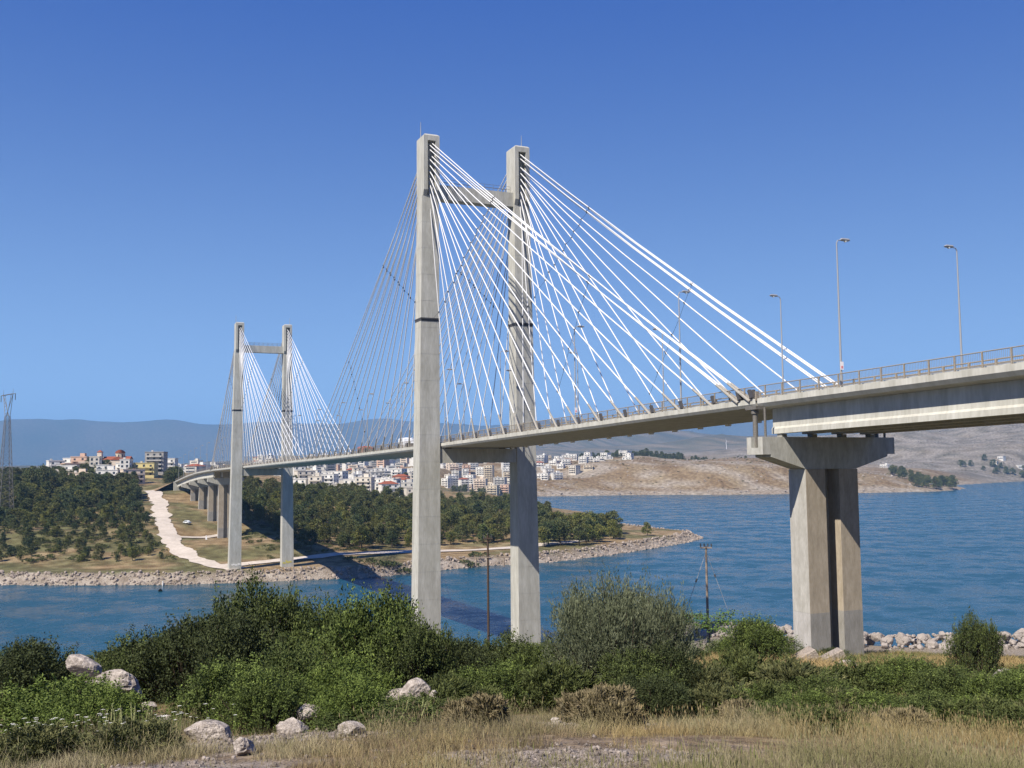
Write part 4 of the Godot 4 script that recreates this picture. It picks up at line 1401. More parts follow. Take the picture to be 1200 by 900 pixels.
func build_town() -> void:
	# church with tiled roofs and dome on the left hill
	var cp := far_spot(138.0, 800.0)
	cp.y -= 2.5
	var ch := thing("church", "church with red tiled roofs, round dome and bell tower on the hilltop", "church", cp, 1.2)
	ch.scale = Vector3(0.85, 0.85, 0.85)
	sites.append([cp]); sites.append([cp + Vector3(8, 0, 10)])
	put(unit_box, "wall", M.walls[3], ch, cube(Vector3(24, 15, 11), Vector3(0, 4.5, 0)))
	put(unit_box, "transept", M.walls[3], ch, cube(Vector3(10, 14.6, 18), Vector3(2, 4.3, 0)))
	var mb := MB.new()
	for q in [[Vector3(0, 12, 0), 25.0, 12.0, 3.0], [Vector3(2, 11.6, 0), 19.0, 11.0, 3.2]]:
		var o: Vector3 = q[0]
		var w: float = q[1] / 2; var d: float = q[2] / 2
		if q[1] == 19.0:
			mb.quad(o + Vector3(d, 0, w), o + Vector3(d, 0, -w), o + Vector3(0, q[3], -w), o + Vector3(0, q[3], w), Color.WHITE)
			mb.quad(o + Vector3(-d, 0, -w), o + Vector3(-d, 0, w), o + Vector3(0, q[3], w), o + Vector3(0, q[3], -w), Color.WHITE)
			mb.tri(o + Vector3(-d, 0, w), o + Vector3(d, 0, w), o + Vector3(0, q[3], w), Color.WHITE)
		else:
			mb.quad(o + Vector3(-w, 0, d), o + Vector3(w, 0, d), o + Vector3(w, q[3], 0), o + Vector3(-w, q[3], 0), Color.WHITE)
			mb.quad(o + Vector3(w, 0, -d), o + Vector3(-w, 0, -d), o + Vector3(-w, q[3], 0), o + Vector3(w, q[3], 0), Color.WHITE)
			mb.tri(o + Vector3(w, 0, d), o + Vector3(w, 0, -d), o + Vector3(w, q[3], 0), Color.WHITE)
	put(mb.mesh(), "roof", M.tile, ch)
	mb = MB.new()
	mb.tube([Vector3(2, 13, 0), Vector3(2, 18, 0)], [4.3, 4.3], 16, Color.WHITE)
	var drum := put(mb.mesh(), "dome_drum", M.walls[2], ch)
	mb = MB.new()
	mb.tube([Vector3(2, 18, 0), Vector3(2, 19.6, 0), Vector3(2, 20.8, 0), Vector3(2, 21.3, 0)], [4.7, 3.9, 2.2, 0.2], 16, Color.WHITE)
	put(mb.mesh(), "dome", M.tile, drum)
	for k in 8:
		put(unit_box, "window", M.glass, drum, Transform3D(Basis(Vector3.UP, TAU * k / 8) * Basis.from_scale(Vector3(0.9, 2.2, 0.2)), Vector3(2, 15.6, 0) + Basis(Vector3.UP, TAU * k / 8) * Vector3(0, 0, 4.3)))
	put(unit_box, "bell_tower", M.walls[3], ch, cube(Vector3(4, 22, 4), Vector3(-15, 8, 4)))
	put(unit_box, "belfry", M.walls[2], ch, cube(Vector3(4.6, 0.8, 4.6), Vector3(-15, 15.2, 4)))
	mb = MB.new()
	mb.frustum(Vector3(-15, 19, 4), Vector2(4.8, 4.8), Vector3(-15, 21, 4), Vector2(0.3, 0.3), Color.WHITE)
	put(mb.mesh(), "tower_roof", M.tile, ch)
	# named larger buildings
	var big := [
		[171.0, 770.0, 15.0, 12.0, 3, 6, 0, "beside the hilltop church"], [183.0, 790.0, 14.0, 13.0, 5, 7, 0, "beside the hilltop church"], [196.0, 860.0, 15.0, 11.0, 4, 0, 0, "beside the hilltop church"],
		[122.0, 745.0, 9.0, 9.0, 3, 0, 0, "below the church"], [148.0, 760.0, 7.0, 10.0, 4, 0, 0, "below the church"], [112.0, 760.0, 7.0, 8.0, 4, 1, 0, "below the church"],
		[563.0, 1400.0, 17.0, 13.0, 6, 3, 2, "by the bay quay"], [586.0, 1430.0, 16.0, 14.0, 6, 4, 0, "by the bay quay"], [577.0, 1365.0, 15.0, 12.0, 4, 2, 0, "by the bay quay"], [573.0, 1520.0, 13.0, 13.0, 8, 2, 0, "by the bay quay"], [592.0, 1375.0, 12.0, 11.0, 4, 5, 0, "by the bay quay"],
		[415.0, 830.0, 15.0, 12.0, 3, 0, 0, "above the pine wood"], [350.0, 800.0, 14.0, 11.0, 3, 0, 0, "above the pine wood"], [458.0, 860.0, 13.0, 11.0, 3, 1, 0, "above the pine wood"], [470.0, 930.0, 14.0, 11.0, 4, 5, 1, "above the pine wood"], [388.0, 1000.0, 14.0, 11.0, 5, 7, 0, "above the pine wood"], [40.0, 640.0, 10.0, 9.0, 2, 0, 1, "behind the tall trees by the lattice tower"],
	]
	for b in big:
		var p := far_spot(b[0], b[1])
		sites.append([p])
		var to := CAM - p
		building(p, b[2], b[3], b[4], atan2(to.x, to.z) - 0.25, b[5], b[6], b[7], true)
	town_patch(30, 62.0, 205.0, 690.0, 900.0, "on the church hill", 1, 3, 15.0, true, 0.6, 0.12)
	town_patch(34, 185.0, 300.0, 900.0, 1500.0, "behind the far viaduct", 2, 5, 17.0, false, 0.6)
	town_patch(80, 335.0, 486.0, 790.0, 1250.0, "above the pine wood", 2, 4, 16.0, true, 0.5)
	town_patch(70, 300.0, 490.0, 1250.0, 2000.0, "on the far slope of the town", 3, 6, 18.0, false, 0.6)
	town_patch(40, 515.0, 600.0, 1420.0, 1900.0, "above the bay quay", 2, 5, 17.0, true, 0.55)
	town_patch(26, 628.0, 690.0, 1500.0, 1760.0, "on the edge of the brown bay hill", 2, 4, 15.0, true, 0.85, 0.05)
	town_patch(10, 690.0, 738.0, 1600.0, 1760.0, "beside the hilltop wood", 1, 3, 14.0, true, 0.85, 0.0)
	town_patch(8, 1055.0, 1105.0, 1640.0, 1800.0, "among trees on the bay point", 1, 2, 16.0, true, 0.8, 0.3)
	town_patch(4, 1025.0, 1045.0, 2050.0, 2200.0, "at the foot of the grey hill", 1, 2, 16.0, true, 0.8, 0.0)
	town_patch(3, 1165.0, 1200.0, 2290.0, 2330.0, "at the foot of the grey hill", 1, 2, 16.0, true, 0.8, 0.0)
	# trees among the houses and on the bay point
	var tk := []
	for k in 3: tk.append(pine_meshes(300 + k, 3))
	for a in [[26, 64.0, 215.0, 660.0, 860.0, 7.0, "dark garden tree among the houses of the church hill"], [20, 335.0, 480.0, 800.0, 1200.0, 8.0, "dark tree between the houses above the pine wood"], [16, 530.0, 600.0, 1340.0, 1420.0, 9.0, "dark tree along the bay quay"], [34, 1044.0, 1130.0, 1470.0, 1720.0, 14.0, "dark tree on the bay point"], [14, 1120.0, 1200.0, 2200.0, 2330.0, 14.0, "dark tree along the shore below the grey hill"], [10, 100.0, 120.0, 770.0, 830.0, 9.0, "dark tree crowding the church"], [8, 196.0, 212.0, 640.0, 760.0, 9.0, "dark tree on the bank above the dirt road"]]:
		var made := 0
		var tries := 0
		while made < a[0] and tries < 600:
			tries += 1
			var p := far_spot(rng.randf_range(a[1], a[2]), rng.randf_range(a[3], a[4]))
			if p.y < 1.2: continue
			var o := thing("round_tree", a[6], "tree", p, rng.randf() * TAU, a[6].replace("dark", "dark round") + "s")
			var sc: float = a[5] * rng.randf_range(0.7, 1.2)
			o.scale = Vector3(sc * 1.1, sc, sc * 1.1)
			put(tk[made % 3][0], "trunk", M.bark, o)
			put(tk[made % 3][1], "crown", M.pine, o)
			made += 1
	# wood on top of the bay hill
	var xfs := []; var cols := []
	for k in 420:
		var px := rng.randf_range(668.0, 930.0)
		var p := far_spot(px, rng.randf_range(1690.0, 1900.0) + maxf(0.0, 760.0 - px) * 0.4)
		if px > 800.0 and rng.randf() < 0.5: continue
		var sc := rng.randf_range(6.0, 13.0) if px < 800.0 else rng.randf_range(4.0, 8.0)
		xfs.append(Transform3D(Basis(Vector3.UP, rng.randf() * TAU) * Basis.from_scale(Vector3(sc, sc, sc)), p))
		var t := rng.randf_range(0.7, 1.1)
		cols.append(Color(t, t, t))
	stuff_field("hilltop_wood", "dark wood along the crest of the brown bay hill", "wood", tk[0][1], M.pine, xfs, cols)
	# scrub and pale outcrops on the brown and the grey hill
	var sm := scrub_mesh(57)
	var rk := rock_mesh(44, 0.4, 0)
	var xs2 := []; var cs2 := []; var xr := []; var cr := []
	var tr := 0
	while (xs2.size() < 900 or xr.size() < 900) and tr < 9000:
		tr += 1
		var grey := rng.randf() < 0.5
		var p := far_spot(rng.randf_range(1030.0, 1230.0), rng.randf_range(2200.0, 3000.0)) if grey else far_spot(rng.randf_range(632.0, 1080.0), rng.randf_range(1390.0, 1760.0))
		var sd := inland(p.x, p.z)
		if sd < 4.0: continue
		var nn := nz2.get_noise_2d(p.x * 4.0, p.z * 4.0)
		if nn > -0.05 and xs2.size() < 900 and sd > 25.0:
			var sc := rng.randf_range(0.8, 2.2)
			xs2.append(Transform3D(Basis(Vector3.UP, rng.randf() * TAU) * Basis.from_scale(Vector3(sc, sc * 0.7, sc)), p))
			var t := rng.randf_range(0.8, 1.5)
			cs2.append(Color(t * 1.3, t * 1.1, t * 0.9))
		elif xr.size() < 900 and (nn < -0.12 or sd < 25.0):
			var sc := rng.randf_range(0.6, 2.0)
			xr.append(Transform3D(random_basis(Vector3(sc * 1.5, sc * 0.6, sc * 1.5)), p))
			var t := rng.randf_range(0.7, 1.05)
			cr.append(Color(t, t, t))
	stuff_field("hill_scrub", "olive scrub dotted over the brown and grey bay hills", "scrub", sm, M.pine, xs2, cs2)
	stuff_field("hill_outcrops", "pale stones scattered over the brown and grey bay hills", "stones", rk, M.far_rock, xr, cr)
	# small boat at the quay
	var bp := far_spot(598.0, 1330.0)
	bp.y = 0.0
	var boat := thing("small_boat", "small white sailing boat moored by the bay quay", "boat", bp, 0.6)
	mb = MB.new()
	mb.frustum(Vector3(0, -0.3, 0), Vector2(6.0, 1.6), Vector3(0, 1.2, 0), Vector2(8.0, 2.6), Color.WHITE)
	put(mb.mesh(), "hull", M.paint, boat)
	mb = MB.new()
	mb.frustum(Vector3(-0.5, 1.2, 0), Vector2(3.5, 1.8), Vector3(-0.5, 2.2, 0), Vector2(3.0, 1.5), Color.WHITE)
	put(mb.mesh(), "cabin", M.paint, boat)
	mb = MB.new()
	mb.tube([Vector3(0.6, 1.2, 0), Vector3(0.6, 9.5, 0)], [0.12, 0.07], 6, Color.WHITE)
	put(mb.mesh(), "mast", M.paint, boat)
	# wind turbine mast on the hazy ridge
	var wp := far_spot(852.0, 3300.0)
	var wt := thing("wind_turbine", "tiny white wind turbine on the hazy ridge behind the bay", "turbine", wp, 0.0)
	wt.scale = Vector3(0.6, 0.75, 0.6)
	mb = MB.new()
	mb.tube([Vector3(0, -2, 0), Vector3(0, 34, 0)], [1.4, 0.9], 8, Color.WHITE)
	put(mb.mesh(), "mast", M.paint, wt)
	for k in 3:
		mb = MB.new()
		var d := Vector3(0, cos(TAU * k / 3 + 0.4), sin(TAU * k / 3 + 0.4))
		mb.tube([Vector3(1.5, 34, 0), Vector3(1.5, 34, 0) + d * 15.0], [0.8, 0.2], 5, Color.WHITE)
		put(mb.mesh(), "blade", M.paint, wt)

# ------------------------------------------------------------------ poles on the near slope
func build_poles() -> void:
	# dark wooden pole standing before the near pylon
	var d := ray(570, 760)
	var p := CAM + flat_dir(571.0) * 140.0
	p.y = near_h(p.x, p.z)
	var top := 20.2
	top = CAM.y + 140.0 * ray(570, 627).y / Vector2(ray(570, 627).x, ray(570, 627).z).length()
	var o := thing("utility_pole", "dark wooden utility pole standing between the near pylon's legs", "utility pole", p, atan2(-flat_dir(571.0).x, -flat_dir(571.0).z))
	var h := top - p.y
	var mb := MB.new()
	mb.tube([Vector3(0, -1, 0), Vector3(0, h, 0)], [0.2, 0.14], 10, Color.WHITE)
	put(mb.mesh(), "pole", M.wood, o)
	mb = MB.new()
	mb.box(Vector3(0, h - 0.5, 0.16), Vector3(1.3, 0.14, 0.12), Color.WHITE)
	put(mb.mesh(), "crossarm", M.wood, o)
	for x in [-0.55, 0.0, 0.5]:
		mb = MB.new()
		mb.tube([Vector3(x, h - 0.45 if x != 0.0 else h, 0.16), Vector3(x, h + 0.05 if x != 0.0 else h + 0.3, 0.16)], [0.07, 0.1], 6, Color.WHITE)
		put(mb.mesh(), "insulator", M.dark_steel, o)
	mb = MB.new()
	mb.box(Vector3(-0.1, h - 3.0, 0.14), Vector3(5.0, 0.13, 0.12), Color.WHITE)
	mb.tube([Vector3(2.2, h - 3.0, 0.14), Vector3(2.2, h - 4.3, 0.14)], [0.1, 0.1], 6, Color.WHITE)
	mb.tube([Vector3(-1.6, h - 3.0, 0.14), Vector3(-1.6, h - 4.1, 0.14)], [0.09, 0.09], 6, Color.WHITE)
	mb.box(Vector3(2.2, h - 3.0, 0.14), Vector3(1.4, 0.24, 0.2), Color.WHITE)
	put(mb.mesh(), "switch_arm", M.wood_grey, o)
	# grey pole with guy wires near the water
	var q := CAM + flat_dir(825.0) * 170.0
	q.y = near_h(q.x, q.z)
	var r := ray(824, 640)
	var ht := CAM.y + 170.0 * r.y / Vector2(r.x, r.z).length() - q.y
	var g := thing("utility_pole", "weathered grey utility pole with guy wires near the riprap", "utility pole", q, atan2(-flat_dir(825.0).x, -flat_dir(825.0).z))
	mb = MB.new()
	mb.tube([Vector3(0, -1, 0), Vector3(0, ht, 0)], [0.26, 0.17], 10, Color.WHITE)
	put(mb.mesh(), "pole", M.wood_grey, g)
	mb = MB.new()
	mb.box(Vector3(0, ht - 0.25, 0.2), Vector3(1.9, 0.2, 0.16), Color.WHITE)
	put(mb.mesh(), "crossarm", M.wood_grey, g)
	for x in [-0.85, -0.3, 0.3, 0.85]:
		mb = MB.new()
		mb.tube([Vector3(x, ht - 0.15, 0.2), Vector3(x, ht + 0.1, 0.2), Vector3(x, ht + 0.45, 0.2)], [0.05, 0.13, 0.09], 7, Color.WHITE)
		put(mb.mesh(), "insulator", M.dark_steel, g)
	for e in [Vector3(-6.5, -2.0, 3.0), Vector3(5.2, 1.0, 2.0)]:
		mb = MB.new()
		var a := Vector3(0, ht - 0.9, 0)
		var b: Vector3 = e
		mb.tube([a, b], [0.04, 0.04], 5, Color.WHITE)
		var wire := put(mb.mesh(), "guy_wire", M.galv, g)
		mb = MB.new()
		var m := a.lerp(b, 0.24)
		mb.tube([m, m.lerp(b, 0.04)], [0.14, 0.14], 7, Color.WHITE)
		put(mb.mesh(), "insulator", M.dark_steel, wire)

# ------------------------------------------------------------------ foreground: shrubs, grass, rocks
# a shrub of unit half-width and unit height: [stems, foliage]
func shrub_meshes(sd: int, leaves: int, dark: Color, light: Color, thin: bool, lobes: int, l0: float, l1: float, round_top := false) -> Array:
	var r := RandomNumberGenerator.new()
	r.seed = sd
	var bumps := []
	for k in lobes:
		var a := r.randf() * TAU
		var q := sqrt(r.randf()) * 0.72
		var hh := (1.0 - 0.45 * q * q) * r.randf_range(0.72, 1.0)
		if round_top: hh = sqrt(1.0 - 0.75 * q * q) * r.randf_range(0.92, 1.0)
		bumps.append([Vector3(cos(a) * q, 0, sin(a) * q), r.randf_range(0.26, 0.42), hh])
	bumps.append([Vector3(r.randfn() * 0.1, 0, r.randfn() * 0.1), 0.42, 0.97])
	var stems := MB.new()
	var c := MB.new()
	var per := 26
	var clumps := int(leaves / per)
	for k in clumps:
		var bq: Array = bumps[r.randi() % bumps.size()]
		var br: float = bq[1]
		var d := Vector3(r.randfn(), r.randfn(), r.randfn()).normalized()
		var shell := pow(r.randf(), 0.33)
		# each lobe is a tall dome that reaches the ground
		var top: Vector3 = bq[0] + Vector3(0, bq[2] - br, 0)
		var o: Vector3
		if r.randf() < 0.62:
			if d.y < -0.2: d.y = -d.y
			o = top + d * br * shell
		else:
			d.y *= 0.2
			d = d.normalized()
			o = Vector3(top.x, r.randf() * top.y, top.z) + d * br * shell
		var shoot := r.randf() < 0.09 and d.y > 0.0
		if shoot: o += (d + Vector3(0, 0.7, 0)).normalized() * r.randf_range(0.04, 0.16)
		var tone := r.randf()
		var fresh := 1.0 if shell > 0.9 and r.randf() < 0.45 else 0.0
		var col := dark.lerp(light, clampf(tone * 0.55 + fresh * 0.45, 0.0, 1.0))
		var axis := (d + Vector3(0, 0.55, 0) + Vector3(r.randfn(), r.randfn(), r.randfn()) * 0.35).normalized()
		var cl := r.randf_range(0.05, 0.12) if not shoot else r.randf_range(0.09, 0.14)
		if k % 9 == 0:
			stems.tube([Vector3(bq[0].x * 0.3, -0.05, bq[0].z * 0.3), Vector3(o.x * 0.7, o.y * 0.5, o.z * 0.7), o], [0.014, 0.009, 0.003], 4, Color.WHITE, false)
		for i in per:
			var u := r.randf()
			var q := o + axis * cl * (u - 0.3) * 1.8 + Vector3(r.randfn(), r.randfn(), r.randfn()) * cl * (0.33 if not shoot else 0.14)
			if q.y < 0.0: continue
			var dir := (axis * (1.3 if thin else 0.7) + Vector3(r.randfn(), r.randfn(), r.randfn()) * (0.42 if thin else 0.75)).normalized()
			var side := dir.cross(Vector3(r.randfn(), r.randfn() + 0.8, r.randfn())).normalized()
			var l := r.randf_range(l0, l1)
			var cc := col * r.randf_range(0.78, 1.25)
			cc.a = 1.0
			c.leaf(q, dir, side, l, l * (0.13 if thin else 0.24), cc)
	return [stems.mesh(), c.mesh()]

func shrub(kind: Array, px: float, dist: float, wide: float, tall: float, label: String, called := "shrub", group := "") -> void:
	var p := near_spot(px, dist)
	var o := thing(called, label, "shrub", p - Vector3(0, 0.05, 0), rng.randf() * TAU, group)
	o.scale = Vector3(wide / 2.0, tall, wide / 2.0)
	put(kind[0], "stems", M.bark, o)
	put(kind[1], "foliage", M.leaf, o)

func boulder(mesh: ArrayMesh, p: Vector3, sc: Vector3, turn: Vector3, label: String, group := "", mat: Material = null, called := "boulder") -> void:
	var o := put(mesh, called, mat if mat else M.rock, self, Transform3D(Basis.from_euler(turn) * Basis.from_scale(sc), p))
	tag(o, label, "rock", group)

func build_foreground() -> void:
	var G := [Color(0.045, 0.062, 0.020), Color(0.122, 0.155, 0.044)]
	var B := [Color(0.064, 0.092, 0.022), Color(0.160, 0.212, 0.050)]
	var D := [Color(0.032, 0.042, 0.018), Color(0.080, 0.098, 0.036)]
	var K := {}
	K.dark = [shrub_meshes(501, 36000, D[0], D[1], false, 9, 0.024, 0.05), shrub_meshes(502, 36000, D[0], G[1], false, 11, 0.024, 0.05)]
	K.green = [shrub_meshes(511, 36000, G[0], G[1], false, 9, 0.024, 0.05), shrub_meshes(512, 36000, G[0], B[1], false, 12, 0.024, 0.05)]
	K.bright = [shrub_meshes(521, 36000, B[0], B[1], false, 10, 0.028, 0.055)]
	K.olive = [shrub_meshes(531, 80000, Color(0.080, 0.094, 0.052), Color(0.19, 0.21, 0.13), true, 16, 0.022, 0.045, true)]
	K.low = [shrub_meshes(541, 22000, Color(0.05, 0.065, 0.022), Color(0.13, 0.15, 0.05), true, 12, 0.05, 0.11), shrub_meshes(542, 22000, Color(0.06, 0.07, 0.03), Color(0.16, 0.16, 0.065), true, 10, 0.05, 0.12)]
	K.dry = [shrub_meshes(551, 16000, Color(0.13, 0.11, 0.06), Color(0.25, 0.205, 0.12), true, 8, 0.08, 0.2)]
	# [kind, variant, pixel column, metres, width m, height m, label]
	var S := [
		["dark", 0, 35, 33, 3.6, 1.9, "dark shrub half hidden behind the bright low bush and rock slab"],
		["bright", 0, 62, 23, 3.4, 1.1, "bright green low bush below the long pale rock slab"],
		["bright", 0, 125, 21, 2.2, 0.95, "bright green bush touching the end of the pale rock slab"],
		["dark", 1, 175, 31, 3.2, 1.9, "dark green shrub behind the rock slab's broken end"],
		["dark", 0, 232, 30, 3.4, 2.2, "dark shrub filling the gap between rock slab and tallest thicket"],
		["dark", 1, 310, 31, 3.6, 3.1, "tallest dark shrub of the thicket with ragged crown"],
		["dark", 0, 268, 27, 3.2, 2.3, "dark shrub leaning against the tallest thicket shrub"],
		["green", 0, 385, 28, 3.4, 2.55, "broad green shrub in the middle of the thicket"],
		["green", 1, 448, 25, 3.4, 2.45, "rounded green shrub at the pylon side of the thicket"],
		["dark", 1, 492, 24, 2.0, 1.9, "dark shrub in front of the near pylon's hillside leg"],
		["green", 0, 340, 22.5, 2.8, 1.55, "green shrub at the front of the thicket above two pale stones"],
		["green", 1, 275, 21.5, 2.6, 1.2, "green shrub at the front of the thicket beside the flat boulder"],
		["bright", 0, 400, 21, 2.2, 1.25, "fresh green shrub at the front of the thicket by the split rock"],
		["dark", 0, 545, 27, 2.8, 1.45, "low dark shrub below the dark wooden pole"],
		["dark", 1, 600, 28, 2.8, 1.5, "low dark shrub below the pylon leg with graffiti"],
		["green", 0, 648, 27, 2.4, 1.45, "low green shrub between graffiti leg and olive bush"],
		["green", 1, 575, 22.5, 2.4, 1.0, "low green shrub beside the dry tussocks"],
		["low", 0, 640, 22, 2.2, 1.0, "olive green broom-like shrub uphill of the silvery bush"],
		["olive", 0, 722, 24, 3.4, 2.75, "large rounded silvery olive bush beside the water"],
		["dark", 0, 772, 22.5, 1.9, 1.35, "dark shrub in the shade beside the silvery olive bush"],
		["dark", 1, 740, 22, 2.2, 1.2, "dark shrub at the foot of the silvery olive bush"],
		["low", 1, 815, 23, 2.4, 1.15, "grey-green shrub in front of the guyed pole"],
		["green", 1, 884, 48, 4.0, 2.0, "rounded green shrub at the foot of the pier"],
		["low", 0, 868, 27, 3.0, 1.35, "olive green shrub downhill of the concrete block"],
		["low", 1, 915, 25, 2.8, 1.15, "low grey-green shrub below the broken slabs"],
		["bright", 0, 862, 20, 2.2, 0.75, "bright low bush beside pale grass under the pier"],
		["green", 0, 955, 24, 2.6, 0.95, "low green bush under the broken slabs"],
		["low", 0, 1000, 27, 3.0, 1.1, "low olive shrub in front of the pier's dry grass"],
		["green", 1, 1045, 27, 3.0, 1.3, "green shrub beside the dry grass below the pier"],
		["dark", 1, 1136, 42, 2.5, 2.35, "upright dark shrub standing before the white riprap"],
		["green", 0, 1105, 26, 3.0, 1.25, "green shrub on the slope below the upright dark shrub"],
		["green", 1, 1165, 25, 2.8, 1.2, "green shrub on the slope at the end of the tall grass"],
		["dark", 0, 1070, 34, 2.6, 1.2, "dark low shrub between riprap and green slope shrubs"],
		["green", 0, 1195, 33, 3.0, 1.3, "green shrub behind the orange-stained stone"],
		["green", 0, 445, 14.2, 1.9, 0.42, "low dark green bush covering the ground before the split rock"],
		["low", 0, 505, 14.6, 1.2, 0.36, "small olive bush with pale spikes beside the split rock"],
		["green", 1, 318, 18.4, 1.9, 1.0, "green shrub right above the two leaning pale stones"],
		["bright", 0, 415, 18.2, 1.7, 0.85, "fresh green low shrub between the white angular stone and thicket"],
		["low", 0, 530, 20.5, 1.8, 0.8, "olive low shrub behind the dry bush"],
		["dark", 0, 760, 19.5, 1.8, 0.8, "dark low shrub uphill of the silvery olive bush"],
		["low", 1, 830, 19.8, 1.9, 0.8, "grey-green low shrub at the edge of tall pale grass"],
		["green", 1, 1010, 20.5, 2.4, 0.8, "green low shrub rising from the tall pale grass"],
		["green", 0, 1080, 20.8, 2.4, 0.85, "leafy green low shrub in the slope grass below the riprap"],
		["low", 0, 1150, 20.0, 2.4, 0.75, "olive low shrub fringing the tall pale grass"],
		["low", 1, 1200, 21.0, 2.2, 0.8, "grey-green low shrub at the end of the slope"],
		["low", 0, 885, 20.4, 2.0, 0.85, "olive bush in the straw grass before the tilted broken slab"],
		["green", 1, 935, 20.0, 1.7, 0.8, "leafy bush in the straw grass before the second broken slab"],
		["low", 1, 985, 20.6, 2.2, 0.75, "pale green bush in the straw grass straight below the pier"],
		["bright", 0, 1120, 20.4, 1.8, 0.75, "fresh green bush in the straw grass below the upright dark shrub"],
		["low", 0, 1185, 19.6, 2.0, 0.65, "olive bush in the straw grass below the orange-stained stone"],
		["dry", 0, 860, 19.0, 1.2, 0.5, "dry straw bush beside the grey-green low shrub"],
		["dry", 0, 1050, 19.4, 1.4, 0.5, "dry straw bush between green low shrubs"],
		["dry", 0, 700, 18.5, 1.5, 0.6, "dry brown bush in front of the silvery olive bush"],
		["dry", 0, 705, 14.0, 0.9, 0.45, "small dry brown tussock bush on the bare patch"],
		["dry", 0, 556, 17.0, 1.1, 0.5, "dry brown bush at the end of the low dark bush"],
		["low", 1, 60, 16.5, 1.6, 0.5, "low grey-green herb patch with small white flowers"],
		["low", 1, 165, 16.0, 1.5, 0.5, "low grey-green herb patch with pale flower spikes"],
		["low", 0, 960, 17.5, 1.7, 0.5, "low green weeds in the tall pale grass under the pier"],
		["green", 0, 905, 19.0, 1.8, 0.65, "low dark bush in the tall pale grass under the pier"],
	]
	for a in S:
		var k: Array = K[a[0]]
		var near := 0.80 if a[3] < 35.0 and a[3] > 15.5 else 1.0
		shrub(k[a[1] % k.size()], a[2], a[3] * near, a[4] * near * (0.85 if a[2] > 790 else 1.05), a[5] * near * (0.86 if a[2] > 790 and near < 1.0 else 1.05), a[6], "dry_bush" if a[0] == "dry" else ("olive_bush" if a[0] == "olive" else "shrub"))
	# more brush down the slope toward the water, seen only in gaps
	var made := 0
	while made < 60:
		var spx := rng.randf_range(-60.0, 1260.0)
		var sdist := rng.randf_range(44.0, 175.0)
		var p := near_spot(spx, sdist)
		if p.y < 4.5 or (sdist > 70.0 and (spx > 985.0 or (spx > 735.0 and spx < 840.0))): continue
		if spx > 985.0 and sdist > 46.0: continue
		if (absf(p.x - 92.0) < 6.0 and absf(p.z) < 8.0) or (absf(p.x) < 6.0 and absf(p.z) < 14.0): continue
		var vis := (p - CAM)
		var sc := rng.randf_range(1.1, 2.0)
		var kk: Array = [K.dark[0], K.green[0], K.dark[1], K.low[0]][rng.randi() % 4]
		var o := thing("shrub", "shrub scattered on the slope between thicket and water", "shrub", p - Vector3(0, 0.05, 0), rng.randf() * TAU, "shrubs scattered down the slope")
		o.scale = Vector3(sc * 1.1, sc * 0.8, sc * 1.1)
		put(kk[0], "stems", M.bark, o)
		put(kk[1], "foliage", M.leaf, o)
		made += 1
	# sparse young tree by the guyed pole
	young_tree(748.0, 70.0, 4.0, "sparse young tree with layered leaves beside the guyed pole")
	young_tree(826.0, 80.0, 4.6, "sparse young tree with a flat leafy top in front of guyed pole")
	build_rocks()
	build_grass()

func young_tree(px: float, dist: float, tall: float, label: String) -> void:
	var p := near_spot(px, dist)
	var r := RandomNumberGenerator.new()
	r.seed = int(px)
	# tall enough to show its crown above the brush
	var up := CAM.y + dist * ray(px, 719.0).y / Vector2(ray(px, 719.0).x, ray(px, 719.0).z).length()
	var h := up - p.y
	var o := thing("young_tree", label, "tree", p)
	var t := MB.new(); var c := MB.new()
	t.tube([Vector3(0, -0.2, 0), Vector3(0.1, h * 0.5, 0), Vector3(0, h * 0.97, 0)], [0.05, 0.04, 0.012], 6, Color.WHITE)
	for k in 16:
		var y := h * r.randf_range(0.6, 1.0)
		var a := r.randf() * TAU
		var e := Vector3(cos(a), 0.12, sin(a)) * r.randf_range(0.6, 2.3) + Vector3(0, y, 0)
		t.tube([Vector3(0, y - 0.4, 0), e], [0.02, 0.006], 4, Color.WHITE, false)
		for i in 130:
			var q := e + Vector3(r.randfn() * 0.5, r.randfn() * 0.1, r.randfn() * 0.5)
			var d := Vector3(r.randfn(), r.randfn() * 0.4, r.randfn()).normalized()
			c.leaf(q, d, d.cross(Vector3(r.randfn() * 0.3, 1, r.randfn() * 0.3)).normalized(), r.randf_range(0.14, 0.26), 0.05, Color(0.10, 0.16, 0.035) * r.randf_range(0.8, 1.2))
	for k in c.c.size(): c.c[k].a = 1.0
	put(t.mesh(), "trunk", M.bark, o)
	put(c.mesh(), "crown", M.leaf, o)

